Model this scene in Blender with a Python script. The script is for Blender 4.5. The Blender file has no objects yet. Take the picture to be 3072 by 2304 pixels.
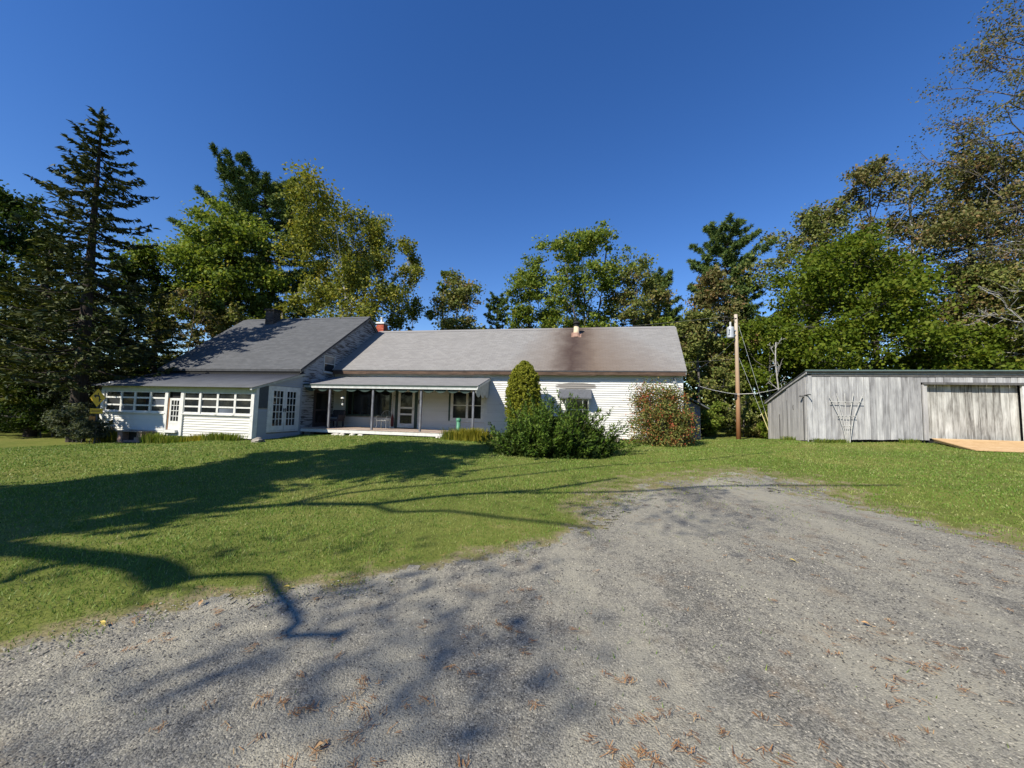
import bpy, math, random
import numpy as np
from mathutils import Matrix, Vector

# ------------------------------------------------------------------ camera
C = bpy.context.scene.collection
SC = bpy.context.scene
PITCH, ROLL, EYE = math.radians(4.0), math.radians(1.4), Vector((0, 0, 1.6))
fwd = Vector((0, math.cos(PITCH), math.sin(PITCH)))
r0 = Vector((1, 0, 0)); u0 = r0.cross(fwd)
right = math.cos(ROLL) * r0 + math.sin(ROLL) * u0
up = -math.sin(ROLL) * r0 + math.cos(ROLL) * u0
cam = bpy.data.cameras.new('camera')
cam.sensor_width = 36.0
cam.lens = 36.0 * 1154.0 / 3072.0
cam.clip_start, cam.clip_end = 0.05, 5000
co = bpy.data.objects.new('camera', cam); C.objects.link(co)
M = Matrix((right, up, -fwd)).transposed().to_4x4(); M.translation = EYE
co.matrix_world = M
SC.camera = co

# ------------------------------------------------------------------ world and sun
AZ, EL = math.radians(44.0), math.radians(40.0)        # light travels towards (sin, cos)
LDIR = Vector((math.sin(AZ) * math.cos(EL), math.cos(AZ) * math.cos(EL), -math.sin(EL)))
SUN = -LDIR
W = bpy.data.worlds.new('World'); SC.world = W; W.use_nodes = True
nt = W.node_tree; bg = nt.nodes['Background']
sky = nt.nodes.new('ShaderNodeTexSky'); sky.sky_type = 'NISHITA'; sky.sun_disc = False
sky.sun_elevation = EL; sky.sun_rotation = math.atan2(SUN.x, SUN.y)
sky.altitude = 0; sky.air_density = 1.0; sky.dust_density = 0.0; sky.ozone_density = 3.0
hs = nt.nodes.new('ShaderNodeHueSaturation'); hs.inputs['Hue'].default_value = .513; hs.inputs['Saturation'].default_value = 1.28
nt.links.new(sky.outputs[0], hs.inputs['Color']); nt.links.new(hs.outputs[0], bg.inputs[0]); bg.inputs[1].default_value = 0.114
sun = bpy.data.lights.new('sun', 'SUN'); sun.energy = 5.0; sun.angle = math.radians(0.53); sun.color = (1.0, 0.94, 0.82)
so = bpy.data.objects.new('sun', sun); C.objects.link(so)
so.rotation_euler = LDIR.to_track_quat('-Z', 'Y').to_euler(); so.location = (-30, -30, 40)
SC.view_settings.view_transform = 'Standard'; SC.view_settings.look = 'None'
SC.view_settings.gamma = 1; SC.view_settings.use_curve_mapping = False
SC.view_settings.exposure = 0.5
SC.cycles.max_bounces = 6; SC.cycles.transparent_max_bounces = 6
SC.cycles.use_adaptive_sampling = True; SC.cycles.adaptive_threshold = .006; SC.cycles.sample_clamp_indirect = 4; SC.cycles.use_denoising = True; SC.cycles.denoiser = 'OPENIMAGEDENOISE'; SC.cycles.denoising_input_passes = 'RGB_ALBEDO_NORMAL'; SC.cycles.denoising_prefilter = 'ACCURATE'

# ------------------------------------------------------------------ helpers: objects
def link(o, parent=None):
    C.objects.link(o)
    if parent is not None: o.parent = parent
    return o
def tag(o, label=None, cat=None, group=None, kind=None):
    if label: o['label'] = label
    if cat: o['category'] = cat
    if group: o['group'] = group
    if kind: o['kind'] = kind
    return o
def empty(name, loc, rz=0, label=None, cat=None, group=None):
    o = bpy.data.objects.new(name, None); o.location = loc; o.rotation_euler = (0, 0, rz)
    o.empty_display_size = .2
    C.objects.link(o); return tag(o, label, cat, group)
def npmesh(name, V, Fa, mat, parent=None, smooth=False):
    """V (n,3); Fa list of int arrays (m,k), k = 3 or 4"""
    me = bpy.data.meshes.new(name)
    V = np.ascontiguousarray(V, dtype=np.float32)
    Fa = [np.asarray(f, dtype=np.int32) for f in Fa if len(f)]
    me.vertices.add(len(V)); me.vertices.foreach_set('co', V.ravel())
    tot = np.concatenate([np.full(len(f), f.shape[1], np.int32) for f in Fa])
    st = np.concatenate([[0], np.cumsum(tot)[:-1]]).astype(np.int32)
    lp = np.concatenate([f.ravel() for f in Fa])
    me.loops.add(len(lp)); me.loops.foreach_set('vertex_index', lp)
    me.polygons.add(len(tot)); me.polygons.foreach_set('loop_start', st); me.polygons.foreach_set('loop_total', tot)
    if smooth: me.polygons.foreach_set('use_smooth', np.ones(len(tot), bool))
    me.materials.append(mat)
    me.update(calc_edges=True)
    return link(bpy.data.objects.new(name, me), parent)
class MB:
    """collects boxes, prisms and tubes; build() links them as one mesh"""
    def __init__(s): s.v, s.f = [], []
    def hexa(s, p):
        n = len(s.v); s.v += [tuple(q) for q in p]
        for a in ((0,3,2,1),(4,5,6,7),(0,1,5,4),(1,2,6,5),(2,3,7,6),(3,0,4,7)): s.f.append(tuple(n+i for i in a))
        return s
    def box(s, a, b):
        (x0,y0,z0),(x1,y1,z1) = a, b
        return s.hexa([(x0,y0,z0),(x1,y0,z0),(x1,y1,z0),(x0,y1,z0),(x0,y0,z1),(x1,y0,z1),(x1,y1,z1),(x0,y1,z1)])
    def pbox(s, P, a0, a1, b0, b1, c0, c1):
        return s.hexa([P(a0,b0,c1),P(a1,b0,c1),P(a1,b0,c0),P(a0,b0,c0),P(a0,b1,c1),P(a1,b1,c1),P(a1,b1,c0),P(a0,b1,c0)])
    def poly(s, pts): n = len(s.v); s.v += [tuple(q) for q in pts]; s.f.append(tuple(range(n, n+len(pts)))); return s
    def prism(s, pts, off):
        """pts polygon, extruded by vector off"""
        n, k = len(s.v), len(pts); o = Vector(off)
        s.v += [tuple(p) for p in pts] + [tuple(Vector(p)+o) for p in pts]
        s.f.append(tuple(range(n, n+k))); s.f.append(tuple(range(n+2*k-1, n+k-1, -1)))
        for i in range(k): s.f.append((n+i, n+k+i, n+k+(i+1)%k, n+(i+1)%k))
        return s
    def tube(s, pts, rad, n=8, cap=True):
        pts = [Vector(p) for p in pts]; rs = rad if hasattr(rad, '__len__') else [rad]*len(pts)
        b = len(s.v)
        for i, p in enumerate(pts):
            t = (pts[min(i+1,len(pts)-1)] - pts[max(i-1,0)]).normalized()
            a = t.orthogonal().normalized() if i == 0 else (a - t*a.dot(t)).normalized()
            c = t.cross(a)
            for k in range(n):
                g = 2*math.pi*k/n; s.v.append(tuple(p + (a*math.cos(g)+c*math.sin(g))*rs[i]))
        for i in range(len(pts)-1):
            for k in range(n):
                s.f.append((b+i*n+k, b+i*n+(k+1)%n, b+(i+1)*n+(k+1)%n, b+(i+1)*n+k))
        if cap: s.f.append(tuple(b+k for k in range(n))[::-1]); s.f.append(tuple(b+(len(pts)-1)*n+k for k in range(n)))
        return s
    def build(s, name, mat, parent=None, smooth=False, bevel=0, data=None):
        me = bpy.data.meshes.new(name); me.from_pydata(s.v, [], s.f); me.materials.append(mat)
        import bmesh
        bm = bmesh.new(); bm.from_mesh(me); bmesh.ops.recalc_face_normals(bm, faces=bm.faces)
        if bevel: bmesh.ops.bevel(bm, geom=bm.edges[:], offset=bevel, segments=1, affect='EDGES')
        bm.to_mesh(me); bm.free()
        if smooth:
            for p in me.polygons: p.use_smooth = True
        return link(bpy.data.objects.new(name, me), parent)

# ------------------------------------------------------------------ helpers: materials
class NM:
    def __init__(s, name):
        s.m = bpy.data.materials.new(name); s.m.use_nodes = True; s.t = s.m.node_tree; s.t.nodes.clear()
        s.out = s.t.nodes.new('ShaderNodeOutputMaterial'); s.tc = None
    def n(s, typ, props=None, **inp):
        nd = s.t.nodes.new('ShaderNode'+typ)
        for k, v in (props or {}).items(): setattr(nd, k, v)
        for k, v in inp.items():
            key = int(k[1:]) if k[0] == 'i' and k[1:].isdigit() else k.replace('_', ' ')
            s.set(nd.inputs[key], v)
        return nd
    def set(s, sock, v):
        if hasattr(v, 'bl_rna') and hasattr(v, 'outputs'): s.t.links.new(v.outputs[0], sock)
        elif hasattr(v, 'is_output'): s.t.links.new(v, sock)
        elif isinstance(v, (tuple, list)) and len(v) == 3 and sock.type == 'RGBA': sock.default_value = (*v, 1)
        else: sock.default_value = v
    def obj(s, scale=(1,1,1)):
        if s.tc is None: s.tc = s.n('TexCoord')
        return s.n('Mapping', Vector=s.tc.outputs['Object'], Scale=scale)
    def noise(s, vec, scale, detail=4, rough=.6, dist=0):
        return s.n('TexNoise', Vector=vec, Scale=scale, Detail=detail, Roughness=rough, Distortion=dist).outputs[0]
    def ramp(s, fac, stops, interp='LINEAR'):
        r = s.n('ValToRGB', Fac=fac); cr = r.color_ramp; cr.interpolation = interp
        while len(cr.elements) < len(stops): cr.elements.new(.5)
        for e, (p, c) in zip(cr.elements, stops):
            e.position = p; e.color = (*c, 1) if hasattr(c, '__len__') else (c, c, c, 1)
        return r.outputs[0]
    def mix(s, fac, a, b, blend='MIX'):
        nd = s.t.nodes.new('ShaderNodeMix'); nd.data_type = 'RGBA'; nd.blend_type = blend
        s.set(nd.inputs[0], fac); s.set(nd.inputs[6], a); s.set(nd.inputs[7], b); return nd.outputs[2]
    def math(s, op, a, b=0, clamp=False):
        nd = s.n('Math', {'operation': op, 'use_clamp': clamp}); s.set(nd.inputs[0], a); s.set(nd.inputs[1], b); return nd.outputs[0]
    def bump(s, h, strength=.3, dist=.02): return s.n('Bump', Height=h, Strength=strength, Distance=dist).outputs[0]
    def done(s, col, rough=.8, spec=.3, metal=0, normal=None):
        p = s.n('BsdfPrincipled', Roughness=rough, Metallic=metal)
        s.set(p.inputs['Base Color'], col); p.inputs['Specular IOR Level'].default_value = spec
        if normal is not None: s.set(p.inputs['Normal'], normal)
        s.t.links.new(p.outputs[0], s.out.inputs[0]); return s.m
def simple(name, col, rough=.7, var=.12, scale=6, metal=0, spec=.3, stretch=(1,1,1)):
    m = NM(name); nz = m.noise(m.obj(stretch), scale, 5)
    dk = tuple(c*(1-var*1.6) for c in col); lt = tuple(min(1, c*(1+var)) for c in col)
    c = m.ramp(nz, [(.3, dk), (.7, lt)])
    return m.done(c, rough, spec, metal, m.bump(nz, .15, .01))
def clapmat(name, paint, wood, lo, hi, patches=(), dirt=.1):
    """weathered paint; the peel shows between noise levels lo..hi; patches = boxes of bare wood in house coordinates"""
    m = NM(name); o = m.obj((1,1,1))
    n1 = m.noise(m.obj((1.1, 1.1, 13)), 1.3, 5, .65, .4); n2 = m.noise(m.obj((.5, .5, .8)), .9, 2)
    v = m.math('ADD', m.math('MULTIPLY', n1, .72), m.math('MULTIPLY', n2, .28))
    sep = m.n('SeparateXYZ', Vector=m.tc.outputs['Object'])
    for (u, z, ru, rz, amt) in patches:
        du = m.math('DIVIDE', m.math('SUBTRACT', sep.outputs[0], u), ru); dz = m.math('DIVIDE', m.math('SUBTRACT', sep.outputs[2], z), rz)
        d = m.math('ADD', m.math('MULTIPLY', du, du), m.math('MULTIPLY', dz, dz))
        v = m.math('ADD', v, m.math('MULTIPLY', m.math('SUBTRACT', 1.0, d, True), amt))
    pm = m.ramp(v, [(lo, 0.0), (hi, 1.0)])
    grain = m.noise(m.obj((6, 6, 60)), 2, 4)
    wd = m.mix(grain, tuple(c*.6 for c in wood), tuple(min(1, c*1.35) for c in wood))
    pt = m.mix(m.noise(o, 2.2, 5), tuple(c*(1-dirt) for c in paint), paint)
    rnd = m.n('ObjectInfo').outputs['Random']
    pt = m.mix(m.math('MULTIPLY', rnd, .10), pt, tuple(c*.55 for c in paint))
    return m.done(m.mix(pm, pt, wd), .65, .25, 0, m.bump(m.math('ADD', m.math('MULTIPLY', pm, -1.0), m.math('MULTIPLY', grain, .4)), .35, .006))
def plankmat(name, ramp, streak=1.0):
    m = NM(name); rnd = m.n('ObjectInfo').outputs['Random']
    sh = m.n('CombineXYZ', X=m.math('MULTIPLY', rnd, 37.0), Y=m.math('MULTIPLY', rnd, 11.0), Z=m.math('MULTIPLY', rnd, 5.0))
    mp = m.n('Mapping', Vector=m.n('TexCoord').outputs['Object'], Location=sh, Scale=(9, 9, .55))
    g = m.noise(mp, 1.7, 8, .68, .5)
    mp2 = m.n('Mapping', Vector=m.n('TexCoord').outputs['Object'], Location=sh, Scale=(3.5, 3.5, 1.1))
    b = m.noise(mp2, 1.0, 5, .6, .3)
    v = m.math('ADD', m.math('ADD', m.math('MULTIPLY', g, .55), m.math('MULTIPLY', b, .45)), m.math('MULTIPLY', m.math('SUBTRACT', rnd, .5), .12))
    return m.done(m.ramp(v, ramp), .85, .15, 0, m.bump(g, .5, .006))
def leafmat(name, stops, patch=None, trans=.40, pscale=.5, plo=.5, phi=.62):
    m = NM(name); rnd = m.n('NewGeometry').outputs['Random Per Island']
    col = m.ramp(rnd, stops)
    if patch:
        nz = m.noise(m.obj(), pscale, 3)
        sel = m.math('MULTIPLY', m.ramp(nz, [(plo, 0.0), (phi, 1.0)]), m.ramp(m.math('FRACT', m.math('MULTIPLY', rnd, 7.31)), [(.25, 0.0), (.6, 1.0)]))
        col = m.mix(sel, col, patch)
    d = m.n('BsdfPrincipled', Roughness=.55); m.set(d.inputs['Base Color'], col); d.inputs['Specular IOR Level'].default_value = .12
    t = m.n('BsdfTranslucent'); m.set(t.inputs[0], m.mix(1.0, col, (1.0, 1.0, .55), 'MULTIPLY'))
    mx = m.n('MixShader', i0=trans, i1=d, i2=t); m.t.links.new(mx.outputs[0], m.out.inputs[0]); return m.m

# ------------------------------------------------------------------ terrain height
YAW = math.radians(11.0); H0 = (-9.80, 21.21)
HU = (math.cos(YAW), -math.sin(YAW)); HN = (math.sin(YAW), math.cos(YAW))
def hw(u, v): return (H0[0]+u*HU[0]+v*HN[0], H0[1]+u*HU[1]+v*HN[1])
def hl(x, y): return ((x-H0[0])*HU[0]+(y-H0[1])*HU[1], (x-H0[0])*HN[0]+(y-H0[1])*HN[1])
CP = [(0,0,0),(-3,2.5,0),(3,3,.02),(6,6,.1),(0,6,.06),(-6,5,-.06),(-12,9,-.2),(-22,17,-.42),(-15.3,16.3,-.16),(-11,15.8,.1),
      (*hw(2.24,-2.7),.27),(*hw(7.84,-2.9),.31),(*hw(5,-2.8),.29),(1.4,12.5,.14),(7,15,.32),(*hw(18.5,-.2),.38),(12.5,16.2,.62),(16.2,15.45,.74),(16.4,13.7,.56),(19.2,13.1,.55),(19.5,15.2,.85),
      (24,12,.8),(13,22,.3),(10,9,.32),(-30,25,-.5),(0,40,.2),(30,35,.8),(-40,10,-.6),(0,-15,0),(-14,-3.5,-.1),(20,5,.3),(-3,3,0),(0,3,0),(-20,20,-.35),(13,13.5,.46)]
CP = np.array(CP)
def gza(X, Y):
    X = np.asarray(X, float); Y = np.asarray(Y, float); num = np.zeros_like(X); den = np.zeros_like(X)
    for x, y, z in CP:
        w = 1.0/((X-x)**2+(Y-y)**2+1.2)**1.6; num += w*z; den += w
    return num/den
def gz(x, y): return float(gza(np.array([x]), np.array([y]))[0])
GRAV = np.array([(-3.9,2.15),(-3.21,2.55),(-2.99,2.9),(-2.57,3.19),(-1.97,3.43),(-1.28,3.71),(-.47,4.15),(.01,4.46),(.58,4.81),(1.15,5.33),(1.12,6.31),
    (1.66,7.39),(3.1,8.73),(5.05,9.8),(5.95,9.9),(6.66,8.65),(6.33,7.14),(6.35,5.98),(6.54,5.55),(6.4,4.81),(7.6,3.4),(9,2),(9.5,-6),(-9,-6),(-6,.9)])
def grav_sd(X, Y):
    """signed distance to the gravel edge, positive inside"""
    d = np.full(X.shape, 1e9); ins = np.zeros(X.shape, bool)
    n = len(GRAV)
    for i in range(n):
        x0, y0 = GRAV[i]; x1, y1 = GRAV[(i+1) % n]; dx, dy = x1-x0, y1-y0
        t = np.clip(((X-x0)*dx+(Y-y0)*dy)/(dx*dx+dy*dy), 0, 1)
        d = np.minimum(d, np.hypot(X-x0-t*dx, Y-y0-t*dy))
        c = ((y0 > Y) != (y1 > Y)) & (X < (x1-x0)*(Y-y0)/(y1-y0+1e-12)+x0); ins ^= c
    return np.where(ins, d, -d)
def vnoise(X, Y, s, seed=0):
    """cheap smooth value noise 0..1"""
    r = np.random.RandomState(seed); tab = r.rand(256, 256)
    x = X*s+100; y = Y*s+100; xi = np.floor(x).astype(int); yi = np.floor(y).astype(int); fx = x-xi; fy = y-yi
    fx = fx*fx*(3-2*fx); fy = fy*fy*(3-2*fy)
    g = lambda a, b: tab[a % 256, b % 256]
    return (g(xi,yi)*(1-fx)+g(xi+1,yi)*fx)*(1-fy)+(g(xi,yi+1)*(1-fx)+g(xi+1,yi+1)*fx)*fy

# ------------------------------------------------------------------ ground
def gravel_nodes(m, o):
    v1 = m.n('TexVoronoi', Vector=o, Scale=85.0); v2 = m.n('TexVoronoi', Vector=o, Scale=190.0)
    c1 = m.ramp(m.n('SeparateColor', Color=v1.outputs['Color']).outputs[0], [(0, (.06, .057, .05)), (.35, (.165, .155, .132)), (.7, (.34, .315, .255)), (1, (.64, .58, .46))])
    c2 = m.ramp(m.n('SeparateColor', Color=v2.outputs['Color']).outputs[0], [(0, (.085, .081, .07)), (.6, (.28, .258, .21)), (1, (.50, .455, .36))])
    c = m.mix(.5, c1, c2)
    sand = m.ramp(m.noise(o, 90, 3), [(.3, (.33, .30, .225)), (.7, (.49, .45, .345))])
    mp = m.n('Mapping', Vector=m.tc.outputs['Object'], Rotation=(0, 0, .35), Scale=(1.25, .42, 1))
    pn = m.math('ADD', m.math('MULTIPLY', m.noise(mp, .8, 5, .62), .72), m.math('MULTIPLY', m.noise(o, 11, 4), .28))
    c = m.mix(m.ramp(pn, [(.44, 0.0), (.58, .85)]), c, sand)
    c = m.mix(m.ramp(pn, [(.36, .45), (.46, 0.0)]), c, (.085, .083, .075))
    rust = m.ramp(m.noise(o, 1.9, 7, .72), [(.56, 0.0), (.72, .5)])
    c = m.mix(rust, c, (.21, .13, .065))
    h = m.math('ADD', m.math('MULTIPLY', v1.outputs['Distance'], -1.0), m.math('MULTIPLY', v2.outputs['Distance'], -.5))
    c = m.mix(1.0, c, (.79, .80, .81), 'MULTIPLY')
    return c, h
def ground_mat():
    m = NM('lawn_soil'); o = m.obj()
    n1 = m.noise(o, .35, 4); n2 = m.noise(o, 3.0, 5); n3 = m.noise(o, 40, 4)
    g = m.ramp(m.math('ADD', m.math('MULTIPLY', n1, .5), m.math('MULTIPLY', n2, .5)), [(.34, (.10, .115, .026)), (.5, (.15, .175, .036)), (.68, (.24, .21, .065))])
    g = m.mix(m.ramp(n3, [(.35, .0), (.65, .5)]), g, (.08, .09, .02))
    at = m.n('Attribute', {'attribute_name': 'gravel'}).outputs['Fac']
    gc, gh = gravel_nodes(m, o)
    thatch = m.ramp(m.noise(o, 30, 6, .7), [(.3, (.13, .105, .055)), (.7, (.30, .25, .14))])
    e = m.math('ADD', at, m.math('MULTIPLY', m.math('SUBTRACT', n2, .5), 1.3))
    c = m.mix(m.ramp(e, [(.2, 0.0), (.42, .9)]), g, thatch)
    c = m.mix(m.ramp(e, [(.45, 0.0), (.62, 1.0)]), c, gc)
    return m.done(c, .95, .1, 0, m.bump(n3, .6, .02))
def spaced(lo, hi, fine0, fine1, step, n):
    mid = np.arange(fine0, fine1, step)
    g = np.geomspace(step, max(hi-fine1, fine0-lo), n)
    return np.concatenate([(fine0-g)[::-1], mid, fine1+g])
xs = spaced(-700, 700, -22, 24, .2, 26); ys = spaced(-200, 900, -1, 21, .2, 26)
GX, GY = np.meshgrid(xs, ys); GZ = gza(GX, GY)
GZ = GZ + (vnoise(GX, GY, .5, 3)-.5)*.05*np.clip(np.hypot(GX, GY)/6, 0, 1)
nx, ny = len(xs), len(ys); I = np.arange(nx*ny).reshape(ny, nx)
GZ = GZ - .05*np.clip((grav_sd(GX, GY)-.9)/.6, 0, 1)
ground = npmesh('ground', np.stack([GX, GY, GZ], -1).reshape(-1, 3), [np.stack([I[:-1,:-1], I[:-1,1:], I[1:,1:], I[1:,:-1]], -1).reshape(-1, 4)], ground_mat(), None, True)
at = ground.data.attributes.new('gravel', 'FLOAT', 'POINT')
SDG = grav_sd(GX, GY); FAR = np.clip((GY-4.2)/3.8, 0, 1)*np.clip((GX-.3)/1.5, 0, 1); at.data.foreach_set('value', np.clip(.5+(SDG-.35*FAR)/(.9+3.0*FAR), 0, 1).astype(np.float32).ravel())
pass
tag(ground, 'mown lawn sloping gently up to the white farmhouse', kind='structure')
def surf(X, Y): return gza(X, Y) + (vnoise(X, Y, .5, 3)-.5)*.05*np.clip(np.hypot(X, Y)/6, 0, 1)

def gravel_mat():
    m = NM('gravel'); o = m.obj(); c, h = gravel_nodes(m, o)
    return m.done(c, .92, .15, 0, m.bump(h, .55, .01))
xs = np.arange(-7.0, 8.6, .06); ys = np.arange(-.6, 10.6, .06); GX, GY = np.meshgrid(xs, ys)
sd = grav_sd(GX, GY); ed = (vnoise(GX, GY, 1.3, 5)-.5)*.55+(vnoise(GX, GY, 5, 6)-.5)*.35+(vnoise(GX, GY, 14, 7)-.5)*.2
far = np.clip((GY-4.2)/3.8, 0, 1)*np.clip((GX-.3)/1.5, 0, 1)
keep = sd+ed*(1+1.6*far) > .16+.75*far
nx, ny = len(xs), len(ys); I = np.arange(nx*ny).reshape(ny, nx)
q = np.stack([I[:-1,:-1], I[:-1,1:], I[1:,1:], I[1:,:-1]], -1)[keep[:-1,:-1]].reshape(-1, 4)
used, inv = np.unique(q, return_inverse=True)
P = np.stack([GX, GY, surf(GX, GY)+.006+((vnoise(GX, GY, 6, 9)-.5)*.012+(vnoise(GX, GY, 1.2, 10)-.5)*.03)*np.clip(sd*1.5, 0, 1)], -1).reshape(-1, 3)[used]
drive = npmesh('driveway', P, [inv.reshape(-1, 4)], gravel_mat(), None, True)
tag(drive, 'grey gravel parking area thinning out into the lawn', kind='structure')

rng = np.random.RandomState(7)
def mats_grass():
    m = NM('grass'); rnd = m.n('NewGeometry').outputs['Random Per Island']; o = m.obj()
    c = m.ramp(rnd, [(0, (.095, .175, .022)), (.4, (.15, .25, .035)), (.75, (.215, .315, .057)), (.93, (.31, .35, .095)), (1, (.42, .38, .18))])
    nz = m.math('ADD', m.math('MULTIPLY', m.noise(o, .38, 5, .65, .5), .62), m.math('MULTIPLY', m.noise(o, 2.2, 5, .65), .38))
    c = m.mix(m.ramp(nz, [(.50, 0.0), (.64, .75)]), c, (.36, .335, .11))
    c = m.mix(m.ramp(nz, [(.36, .7), (.47, 0.0)]), c, (.085, .14, .022))
    c = m.mix(m.ramp(m.noise(o, 1.1, 6, .7, .6), [(.62, 0.0), (.74, .6)]), c, (.31, .265, .14))
    d = m.n('BsdfPrincipled', Roughness=.5); m.set(d.inputs['Base Color'], c); d.inputs['Specular IOR Level'].default_value = .25
    t = m.n('BsdfTranslucent'); m.set(t.inputs[0], c)
    mx = m.n('MixShader', i0=.35, i1=d, i2=t); m.t.links.new(mx.outputs[0], m.out.inputs[0]); return m.m
M_GRASS = mats_grass()
def grass_field(n, rmin, rmax, amin, amax, name, seed, label):
    r = np.random.RandomState(seed)
    R = (rmin**.7 + r.rand(n)*(rmax**.7-rmin**.7))**(1/.7); A = np.radians(amin + r.rand(n)*(amax-amin))
    X, Y = R*np.sin(A), R*np.cos(A)
    sd = grav_sd(X, Y)+(vnoise(X, Y, 1.3, 5)-.5)*.55+(vnoise(X, Y, 5, 6)-.5)*.35
    far = np.clip((Y-4.2)/3.8, 0, 1)*np.clip((X-.3)/1.5, 0, 1)
    pr = np.clip(.5-(sd+.08-.45*far)/(.75+2.8*far), 0, 1)**1.6
    pr = np.where((sd > 0) & (far > .15), np.maximum(pr, .20*far*(vnoise(X, Y, 2.2, 12) > .5)), pr)
    pr = np.where(sd > .1, np.maximum(pr, .012*(vnoise(X, Y, 1.7, 55) > .66)), pr)
    hu = (X-H0[0])*HU[0]+(Y-H0[1])*HU[1]; hv = (X-H0[0])*HN[0]+(Y-H0[1])*HN[1]
    inh = ((hu > -8.2) & (hu < 0) & (hv > -5.0)) | ((hu > 0) & (hu < 18.1) & (hv > -2.3)) & ~((hu > 8.9) & (hv < -.05))
    k = (r.rand(n) < pr) & ~inh & (r.rand(n) < .45+.75*vnoise(X, Y, 3.5, 15))
    X, Y, R = X[k], Y[k], R[k]; n = len(X)
    lod = np.clip(R/5.0, .8, 3.2)
    h = (.015+.023*r.rand(n))*(.75+.7*vnoise(X, Y, 1.1, 21))*np.where(r.rand(n) < .03, 1.7, 1); w = .0048*lod*(.7+.6*r.rand(n)); h *= (1+.12*(lod-1))
    az = r.rand(n)*2*np.pi; ln = (.15+.75*r.rand(n))*h; la = r.rand(n)*2*np.pi
    Z = surf(X, Y)-.004
    b = np.stack([np.cos(az)*w, np.sin(az)*w, 0*w], -1); P0 = np.stack([X, Y, Z], -1)
    tip = P0+np.stack([np.cos(la)*ln, np.sin(la)*ln, h], -1)
    V = np.stack([P0-b, P0+b, tip], 1).reshape(-1, 3)
    o = npmesh(name, V, [np.arange(3*n).reshape(-1, 3)], M_GRASS)
    return tag(o, label, 'grass', kind='stuff')
grass_field(385000, 2.2, 24, -64, 60, 'lawn_grass', 11, 'short green mown grass of the lawn around the gravel')

# loose stones and needle litter on the gravel
def stone_field(n, seed):
    r = np.random.RandomState(seed)
    R = (1.2**.35 + r.rand(n)*(8.0**.35-1.2**.35))**(1/.35); A = np.radians(-62+r.rand(n)*124); X, Y = R*np.sin(A), R*np.cos(A)
    sd = grav_sd(X, Y); k = sd > -.12+.3*r.rand(n); k &= r.rand(n) < .35+1.3*(vnoise(X, Y, .9, 31)-.15)
    X, Y, R = X[k], Y[k], R[k]; n = len(X); s = (.0024+.004*r.rand(n)**2.4)*np.clip(R/2.6, .85, 1.5)
    Z = surf(X, Y)+.006+((vnoise(X, Y, 6, 9)-.5)*.012+(vnoise(X, Y, 1.2, 10)-.5)*.03)*np.clip(grav_sd(X, Y)*1.5, 0, 1)
    base = np.array([(1,0,0),(0,1,0),(-1,0,0),(0,-1,0),(0,0,.8),(0,0,-.5)], float)
    sh = base[None]*(0.7+.6*r.rand(n, 6, 1))*s[:,None,None]
    a = r.rand(n)*6.28; ca, sa = np.cos(a), np.sin(a)
    x = sh[...,0]*ca[:,None]*1.25-sh[...,1]*sa[:,None]; y = sh[...,0]*sa[:,None]*1.25+sh[...,1]*ca[:,None]
    V = np.stack([x+X[:,None], y+Y[:,None], sh[...,2]+Z[:,None]+s[:,None]*.15], -1).reshape(-1, 3)
    f = np.array([(0,1,4),(1,2,4),(2,3,4),(3,0,4)]); Fc = (f[None]+6*np.arange(n)[:,None,None]).reshape(-1, 3)
    m = NM('loose_stone'); rnd = m.n('NewGeometry').outputs['Random Per Island']
    c = m.ramp(rnd, [(0, (.05, .048, .044)), (.4, (.14, .133, .115)), (.72, (.27, .25, .205)), (.92, (.38, .35, .275)), (1, (.52, .48, .39))])
    o = npmesh('gravel_stones', V, [Fc], m.done(c, .8, .25)); tag(o, 'loose grey stones scattered over the gravel', 'gravel', kind='stuff')
stone_field(115000, 5)
def litter(n, seed):
    r = np.random.RandomState(seed); V = []; Fc = []
    R = (1.4**.5 + r.rand(n)*(9.0**.5-1.4**.5))**2; A = np.radians(-58+r.rand(n)*116); X, Y = R*np.sin(A), R*np.cos(A)
    k = (grav_sd(X, Y) > -.3) & (r.rand(n) < (.12+1.2*np.clip(.45+X/9, 0, 1))*np.clip((vnoise(X, Y, 1.1, 77)-.3)*2.4, .08, 1)); X, Y = X[k], Y[k]
    Z = surf(X, Y)+.02
    for x, y, z in zip(X, Y, Z):
        a0 = r.rand()*6.28; sp = .5+3.0*r.rand(); m = r.randint(2, 13)
        for j in range(m):
            a = a0+(r.rand()-.5)*sp; L = .018+.032*r.rand(); d = np.array([math.cos(a), math.sin(a), .25*(r.rand()-.3)]); p = np.array([x, y, z])+np.append((r.rand(2)-.5)*.05, .004*r.rand())
            w = np.array([-math.sin(a), math.cos(a), 0])*.0016; b = len(V); V += [p-w, p+w, p+d*L+w, p+d*L-w]; Fc.append((b, b+1, b+2, b+3))
    m = NM('dry_needle'); rnd = m.n('NewGeometry').outputs['Random Per Island']
    c = m.ramp(rnd, [(0, (.12, .06, .03)), (.4, (.28, .14, .06)), (.8, (.42, .21, .075)), (1, (.50, .36, .18))])
    o = npmesh('pine_needle_litter', np.array(V), [np.array(Fc)], m.done(c, .7)); tag(o, 'tufts of dry orange pine needles lying on the gravel', 'needle litter', kind='stuff')
litter(2300, 9)
LEAFAT = ['at the lawn edge left of the limb shadow', 'lowest along the left lawn edge', 'at the lawn edge just left of the limb shadow bend', 'on the gravel at the bottom centre', 'on the gravel low at the right side', 'on the gravel right of centre', 'on the gravel at the bottom right of centre', 'on the gravel at the bottom left', 'on the gravel in the middle distance', 'on the gravel at the far right']
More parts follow.
